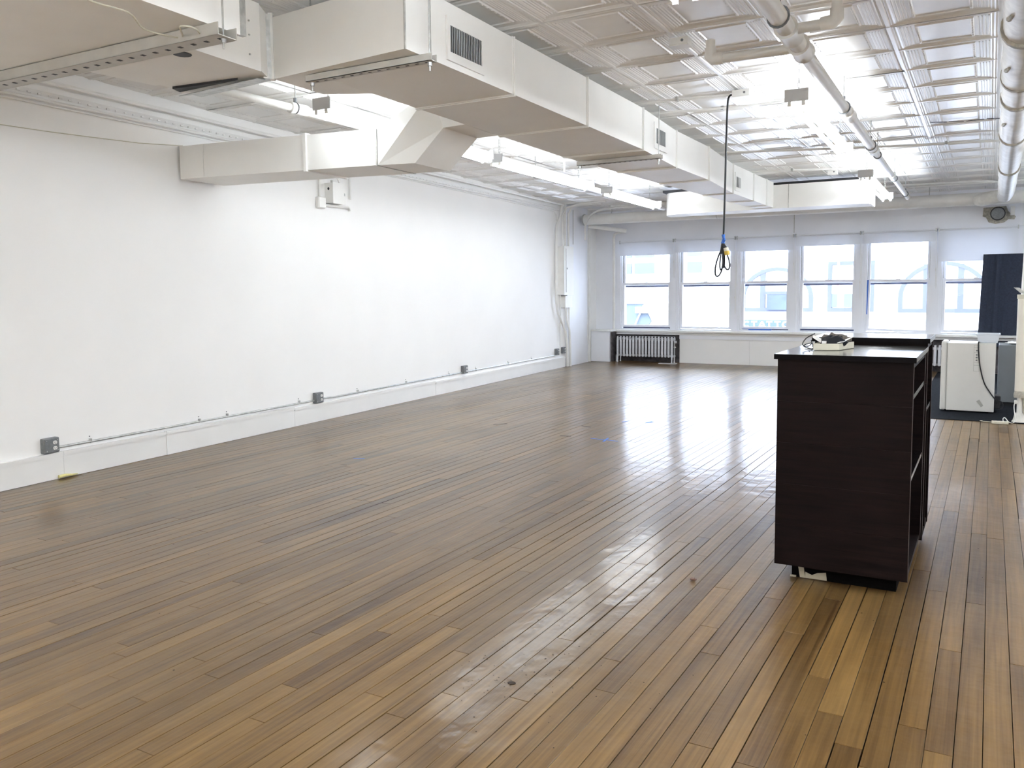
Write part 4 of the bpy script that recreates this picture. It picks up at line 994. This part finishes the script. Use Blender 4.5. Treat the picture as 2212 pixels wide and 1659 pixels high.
# tray box with odds and ends on the counter
zt = 1.1235
t = thing('cardboard_tray', 'shallow cream cardboard tray on the near black counter', 'tray', (-.72, 4.6, zt))
q = [(-.768, 4.44), (-.652, 4.515), (-.628, 4.70), (-.80, 4.72)]
q = [(-.772, 4.42), (-.655, 4.46), (-.612, 4.66), (-.765, 4.70)]
def wallseg(a, b_, h, th=.003):
    a = Vector((*a, 0)); b_ = Vector((*b_, 0)); n_ = (b_ - a).normalized().cross(Vector((0, 0, 1))) * -th
    return MB().quad_box([(a.x, a.y, zt + .001), (b_.x, b_.y, zt + .001), (b_.x + n_.x, b_.y + n_.y, zt + .001), (a.x + n_.x, a.y + n_.y, zt + .001), (a.x, a.y, zt + h), (b_.x, b_.y, zt + h), (b_.x + n_.x, b_.y + n_.y, zt + h), (a.x + n_.x, a.y + n_.y, zt + h)])
for k in range(4): wallseg(q[k], q[(k + 1) % 4], .034).build('tray_side', M['card'], t)
MB().prism([(x, y, zt + .001) for x, y in q], (0, 0, .002)).build('tray_base', M['card'], t)
rnd = random.Random(3)
def crumple(cx, cy, cz, rx_, ry_, rz_, seed):
    rr = random.Random(seed); mb = MB(); nu, nv = 14, 8
    for j in range(nv + 1):
        for i in range(nu):
            a = 2 * PI * i / nu; b_ = PI * j / nv
            k = 1 + rr.uniform(-.16, .16) * (0 < j < nv)
            mb.v.append((cx + rx_ * k * math.sin(b_) * math.cos(a), cy + ry_ * k * math.sin(b_) * math.sin(a), cz + max(0, rz_ * (math.cos(b_) + 1) / 2 * k)))
    for j in range(nv):
        for i in range(nu): mb.f.append((j * nu + i, (j + 1) * nu + i, (j + 1) * nu + (i + 1) % nu, j * nu + (i + 1) % nu))
    return mb
tag(crumple(-.692, 4.545, zt + .004, .066, .062, .064, 5).build('cloth_bundle', M['cloth'], None, smooth=True), 'crumpled black cloth bundled in the cardboard tray', 'cloth')
tag(crumple(-.700, 4.645, zt + .004, .078, .042, .070, 8).build('rag_heap', M['ragm'], None, smooth=True), 'grey brown rag heaped behind the black cloth in the tray', 'rag')
def sheet(pts, m_, name, label, cat):
    return tag(MB().prism(pts, (0, 0, .0015)).build(name, m_, None), label, cat)
sheet([(-.620, 4.60, zt + .058), (-.606, 4.60, zt + .062), (-.640, 4.49, zt + .040), (-.668, 4.475, zt + .036)], M['white'], 'paper_sheet', 'white paper leaning out of the right side of the tray', 'paper')
sheet([(-.79, 4.50, zt + .060), (-.80, 4.56, zt + .072), (-.755, 4.56, zt + .050), (-.745, 4.47, zt + .036)], M['white'], 'paper_sheet', 'white paper leaning out of the left side of the tray', 'paper')
tag(MB().box(-.735, -.715, 4.437, 4.455, zt + .035, zt + .047).build('white_tag', M['white'], None), 'small white tag on the front edge of the tray', 'tag')
mb = MB()
tag(MB().tube(smooth_path([(-.80, 4.62, zt + .075), (-.84, 4.60, zt + .05), (-.85, 4.56, zt + .02), (-.82, 4.55, zt + .012), (-.80, 4.53, zt + .03), (-.835, 4.50, zt + .018), (-.80, 4.47, zt + .006), (-.778, 4.46, zt + .010), (-.80, 4.52, zt + .045)], 5), .0028, 5).build('wire_tangle', M['black'], None), 'tangled dark wire spilling left of the tray', 'wire')
sheet([(-.835, 4.50, zt + .001), (-.79, 4.45, zt + .001), (-.775, 4.56, zt + .004), (-.83, 4.62, zt + .004)], M['white'], 'paper_sheet', 'white paper lying flat under the wire beside the tray', 'paper')

# ------------------------------------------------------------------ fridge
t = thing('mini_fridge', 'white mini fridge seen from its side, tub on top', 'fridge', (-.17, 11.0, .007))
MB().box(-.412, .066, 10.78, 11.27, .022, .796).build('fridge_body', M['fridge'], t, bevel=.006)
MB().box(-.422, -.412, 10.785, 11.265, .03, .79).build('door_gasket', M['gasket'], t)
d_ = MB().box(-.478, -.422, 10.778, 11.272, .022, .805).build('fridge_door', M['fridge'], t, bevel=.014)
MB().box(-.476, -.40, 10.79, 10.83, .804, .812).build('hinge_cover', M['fridge'], t, bevel=.002)
for x in (-.39, .03):
    for y in (10.82, 11.2): MB().tube([(x, y, .008), (x, y, .024)], .018, 8).build('foot', M['black'], t)
lb = MB().box(-.150, -.092, 10.7785, 10.78, .478, .775).build('spec_label', M['gasket'], t)
MB().box(-.147, -.095, 10.7778, 10.7785, .481, .772).build('label_paper', M['fridge'], lb)
for k, z in enumerate((.712, .664, .634, .603)):
    MB().prism([(-.121 + .010 * math.cos(a), 10.7772, z + .009 * math.sin(a)) for a in [2 * PI * i / 10 for i in range(10)]], (0, .0006, 0)).build('label_mark', M['greybox'], lb)
for z in (.745, .69, .58, .545): MB().box(-.147, -.095, 10.7774, 10.7778, z, z + .002).build('label_rule', M['greybox'], lb)
MB().prism([(-.108, 10.778, .140), (-.080, 10.778, .158), (-.038, 10.778, .092), (-.062, 10.778, .074)], (0, .0015, 0)).build('torn_sticker', M['gasket'], t)
MB().tube(smooth_path([(-.10, 10.95, .80), (-.105, 10.80, .806), (-.108, 10.772, .79), (-.104, 10.770, .70), (-.085, 10.77, .54), (-.04, 10.77, .36), (.02, 10.77, .25), (.075, 10.775, .17), (.095, 10.82, .12)], 5), .0065, 6).build('power_cord', M['black'], t, smooth=True)
MB().box(.07, .13, 10.86, 11.1, .05, .2).build('compressor', M['black'], t, bevel=.01)
MB().tube(arc((.105, 10.84, .10), .05, -PI / 2, PI / 2, 8, 'xz'), .006, 6).build('cord_end', M['black'], t, smooth=True)
t = thing('plastic_tub', 'frosted plastic tub standing on the mini fridge', 'tub', (-.01, 11.0, .797))
x0, x1, y0, y1, e, z0, z1 = -.11, .078, 10.86, 11.14, .014, .7975, .892
B_ = lambda i, z: [(x0 + i, y0 + i, z), (x1 - i, y0 + i, z), (x1 - i, y1 - i, z), (x0 + i, y1 - i, z)]
mb = MB(); lo = B_(.0, z0); hi = B_(-.018, z1)
mb.v += lo + hi + B_(.004, z0 + .004) + B_(-.014, z1)
for i in range(4):
    j = (i + 1) % 4; mb.f += [(i, j, 4 + j, 4 + i), (8 + j, 8 + i, 12 + i, 12 + j), (4 + i, 4 + j, 12 + j, 12 + i)]
mb.f += [(3, 2, 1, 0), (8, 9, 10, 11)]
mb.build('tub_body', M['tub'], t)
mb = MB()
for i in range(4):
    a, b_ = B_(-.024, z1)[i], B_(-.024, z1)[(i + 1) % 4]; mb.tube([a, b_], .005, 6)
mb.build('tub_rim', M['tub'], t)

# grey cabinet with cloth
t = thing('metal_cabinet', 'low grey metal cabinet right of the mini fridge', 'cabinet', (.35, 11.8, .007))
MB().box(.10, .95, 11.55, 12.05, .05, .735).build('cabinet_body', M['graycab'], t, bevel=.006)
MB().box(.14, .93, 11.60, 12.02, .008, .05).build('cabinet_base', M['dark'], t)
MB().box(.305, .94, 11.54, 11.55, .07, .72).build('cabinet_door', M['graycab'], t, bevel=.002)
for z in (.53, .40): MB().box(.275, .295, 11.525, 11.55, z - .02, z + .02).build('hinge', M['galv'], t)
tag(crumple(.26, 11.70, .737, .09, .08, .035, 9).build('white_rag', M['white'], None, smooth=True), 'crumpled white rag on top of the grey cabinet', 'rag')

# vertical riser pipe on the right
t = thing('riser_pipe', 'cream vertical heating pipe with valve at the right edge', 'pipe', (.31, 10.25, .007))
px2, py2 = .312, 10.25
MB().tube([(px2, py2, .335), (px2 - .004, py2, 1.34)], .068, 18).build('pipe_sleeve', M['cream'], t, smooth=True)
MB().tube([(px2, py2, .265), (px2, py2, .30), (px2, py2, .34)], [.072, .076, .066], 18).build('sleeve_collar', M['dirty'], t, smooth=True)
MB().tube([(px2 - .006, py2, 1.34), (px2 + .012, py2, 2.1), (px2 + .02, py2, zc(3.0, 10.25))], .040, 14).build('upper_pipe', M['pipe'], t, smooth=True)
MB().tube([(px2 - .004, py2, 1.30), (px2 - .004, py2, 1.345)], .074, 18).build('sleeve_tape', M['card'], t, smooth=True)
MB().tube([(px2 - .012, py2, .09), (px2 - .012, py2, .27)], .030, 12).build('lower_pipe', M['pipe'], t, smooth=True)
MB().tube([(px2 + .035, py2 - .02, .08), (px2 + .035, py2 - .02, .20), (px2 + .035, py2 - .02, .27)], [.014, .026, .026], 10).build('grimy_valve', M['dirty'], t, smooth=True)
MB().tube([(px2 - .065, py2, .215), (px2 - .02, py2, .215)], [.020, .024], 10).build('side_outlet', M['pipe'], t, smooth=True)
MB().tube([(px2 - .012, py2, .008), (px2 - .012, py2, .03), (px2 - .012, py2, .055), (px2 - .012, py2, .085), (px2 - .012, py2, .10)], [.075, .062, .055, .05, .045], 10).build('pipe_foot', M['wrap'], t, smooth=True)
mb = MB().prism([(px2 - .115, 10.17, 1.42), (px2 - .06, 10.16, 1.415), (px2 + .0, 10.16, 1.35), (px2 - .05, 10.16, 1.36)], (0, .03, 0)); mb.build('torn_bracket', M['galv'], t)
WC = (MB().tube(smooth_path([(.26, 10.16, .24), (.245, 10.15, .19), (.25, 10.12, .12), (.262, 10.10, .05), (.24, 10.08, .015), (.20, 10.10, .02), (.17, 10.13, .055), (.15, 10.12, .05), (.15, 10.10, .012), (.12, 10.10, .008), (.06, 10.10, .012)], 5), .0045, 6))
t = thing('power_strip', 'white power strip lying at the carpet edge by the riser pipe', 'power strip', (.12, 10.11, .001))
MB().box(.045, .20, 10.02, 10.08, .001, .030).build('strip_body', M['card'], t, bevel=.006)
WC.build('trailing_cord', M['white'], t, smooth=True)
for k in range(4): MB().box(.06 + k * .033, .08 + k * .033, 10.035, 10.065, .030, .0312).build('strip_socket', M['gasket'], t)
MB().tube(smooth_path([(.05, 10.08, .012), (-.02, 10.10, .010), (-.06, 10.12, .012), (-.04, 10.14, .012)], 4), .004, 6).build('strip_lead', M['card'], t, smooth=True)

# broken wall opening with exhaust pipe, over the rightmost window
t = thing('exhaust_duct', 'dark round duct stub in a broken hole above the black curtain', 'duct', (.04, 15.8, 2.5))
MB().prism([(x, YW - .007, z) for x, z in ((-.16, 2.71), (.16, 2.72), (.19, 2.64), (.24, 2.58), (.30, 2.55), (.28, 2.50), (.20, 2.51), (.14, 2.46), (.02, 2.44), (-.08, 2.47), (-.12, 2.55), (-.17, 2.57))], (0, .006, 0)).build('broken_plaster', M['dirty'], t)
MB().tube([(.045, YW - .008, 2.60), (.045, 15.62, 2.585)], .098, 20).build('duct_stub', M['greybox'], t, smooth=True)
MB().tube([(.045, 15.625, 2.585), (.045, 15.60, 2.585)], .108, 20).build('duct_rim', M['black'], t, smooth=True)
MB().tube([(.045, 15.60, 2.585), (.045, 15.595, 2.585)], .092, 20).build('duct_cap', M['greybox'], t, smooth=True)
MB().box(.22, .28, 15.70, 15.86, 2.56, 2.70).build('strap', M['white'], t)

# ------------------------------------------------------------------ marks on the floor
def mark(pts, m_, name, label, cat, grp=None, h=.0008):
    return tag(MB().prism([(x, y, .0010) for x, y in pts], (0, 0, h)).build(name, m_, None), label, cat, grp)
def stripmark(x0, y0, x1, y1, w_):
    d = Vector((x1 - x0, y1 - y0)); n_ = Vector((-d.y, d.x)).normalized() * w_ / 2
    return [(x0 - n_.x, y0 - n_.y), (x1 - n_.x, y1 - n_.y), (x1 + n_.x, y1 + n_.y), (x0 + n_.x, y0 + n_.y)]
mark(stripmark(-3.34, 7.38, -3.045, 7.35, .02), M['blue'], 'floor_tape', 'long strip of the blue cross taped to the floor', 'tape', 'blue tape marks on the floor')
mark(stripmark(-3.16, 7.27, -3.19, 7.46, .02), M['blue'], 'floor_tape', 'short strip crossing the long blue tape on the floor', 'tape', 'blue tape marks on the floor', .0014)
mark(stripmark(-3.20, 8.52, -3.16, 8.62, .035), M['blue'], 'floor_tape', 'small blue tape scrap in the window glare beyond the cross', 'tape', 'blue tape marks on the floor')
mark(stripmark(-4.77, 5.56, -4.68, 5.60, .018), M['blue'], 'floor_tape', 'small blue tape scrap on the floor toward the left wall', 'tape', 'blue tape marks on the floor')
mark(stripmark(-3.45, 8.45, -3.41, 8.55, .015), M['blue'], 'floor_tape', 'tiny blue tape scrap left of the one in the glare', 'tape', 'blue tape marks on the floor')
for (x0, y0, x1, y1, w_), lab in (((-4.63, 7.69, -4.52, 7.80, .022), 'dark gouge where a floor board end is missing, left one'), ((-3.67, 7.38, -3.56, 7.40, .026), 'dark gouge where a floor board end is missing, nearest one'), ((-3.74, 8.03, -3.61, 7.98, .018), 'dark gouge where a floor board end is missing, farthest one')):
    mark(stripmark(x0, y0, x1, y1, w_), M['sub'], 'floor_gouge', lab, 'gouge', 'gouges in the floor boards')
mark([(-1.486 + .016 * math.cos(a), 2.577 + .013 * math.sin(a)) for a in [2 * PI * k / 12 for k in range(12)]], M['sub'], 'knot_hole', 'round dark knot hole in the glossy near floor', 'knot hole')
kn = MB(); rk = random.Random(11)
for k in range(150):
    if k < 70: x, y = rk.gauss(-1.50, .16), rk.gauss(2.65, .22)
    else: x, y = rk.uniform(-5, .1), rk.uniform(1.9, 8)
    s = rk.uniform(.0012, .0032) * (1 if k < 70 else 1.5)
    kn.prism([(x + s * math.cos(a), y + s * math.sin(a), .0009) for a in (0, 1.26, 2.5, 3.77, 5.03)], (0, 0, .0005))
o = kn.build('nail_holes', M['sub'], fl); o['kind'] = 'stuff'
tag(crumple(-1.236, 3.953, .001, .016, .014, .012, 2).build('dry_leaf', M['brown'], None), 'small dark crumpled leaf on the floor left of the counter', 'leaf')
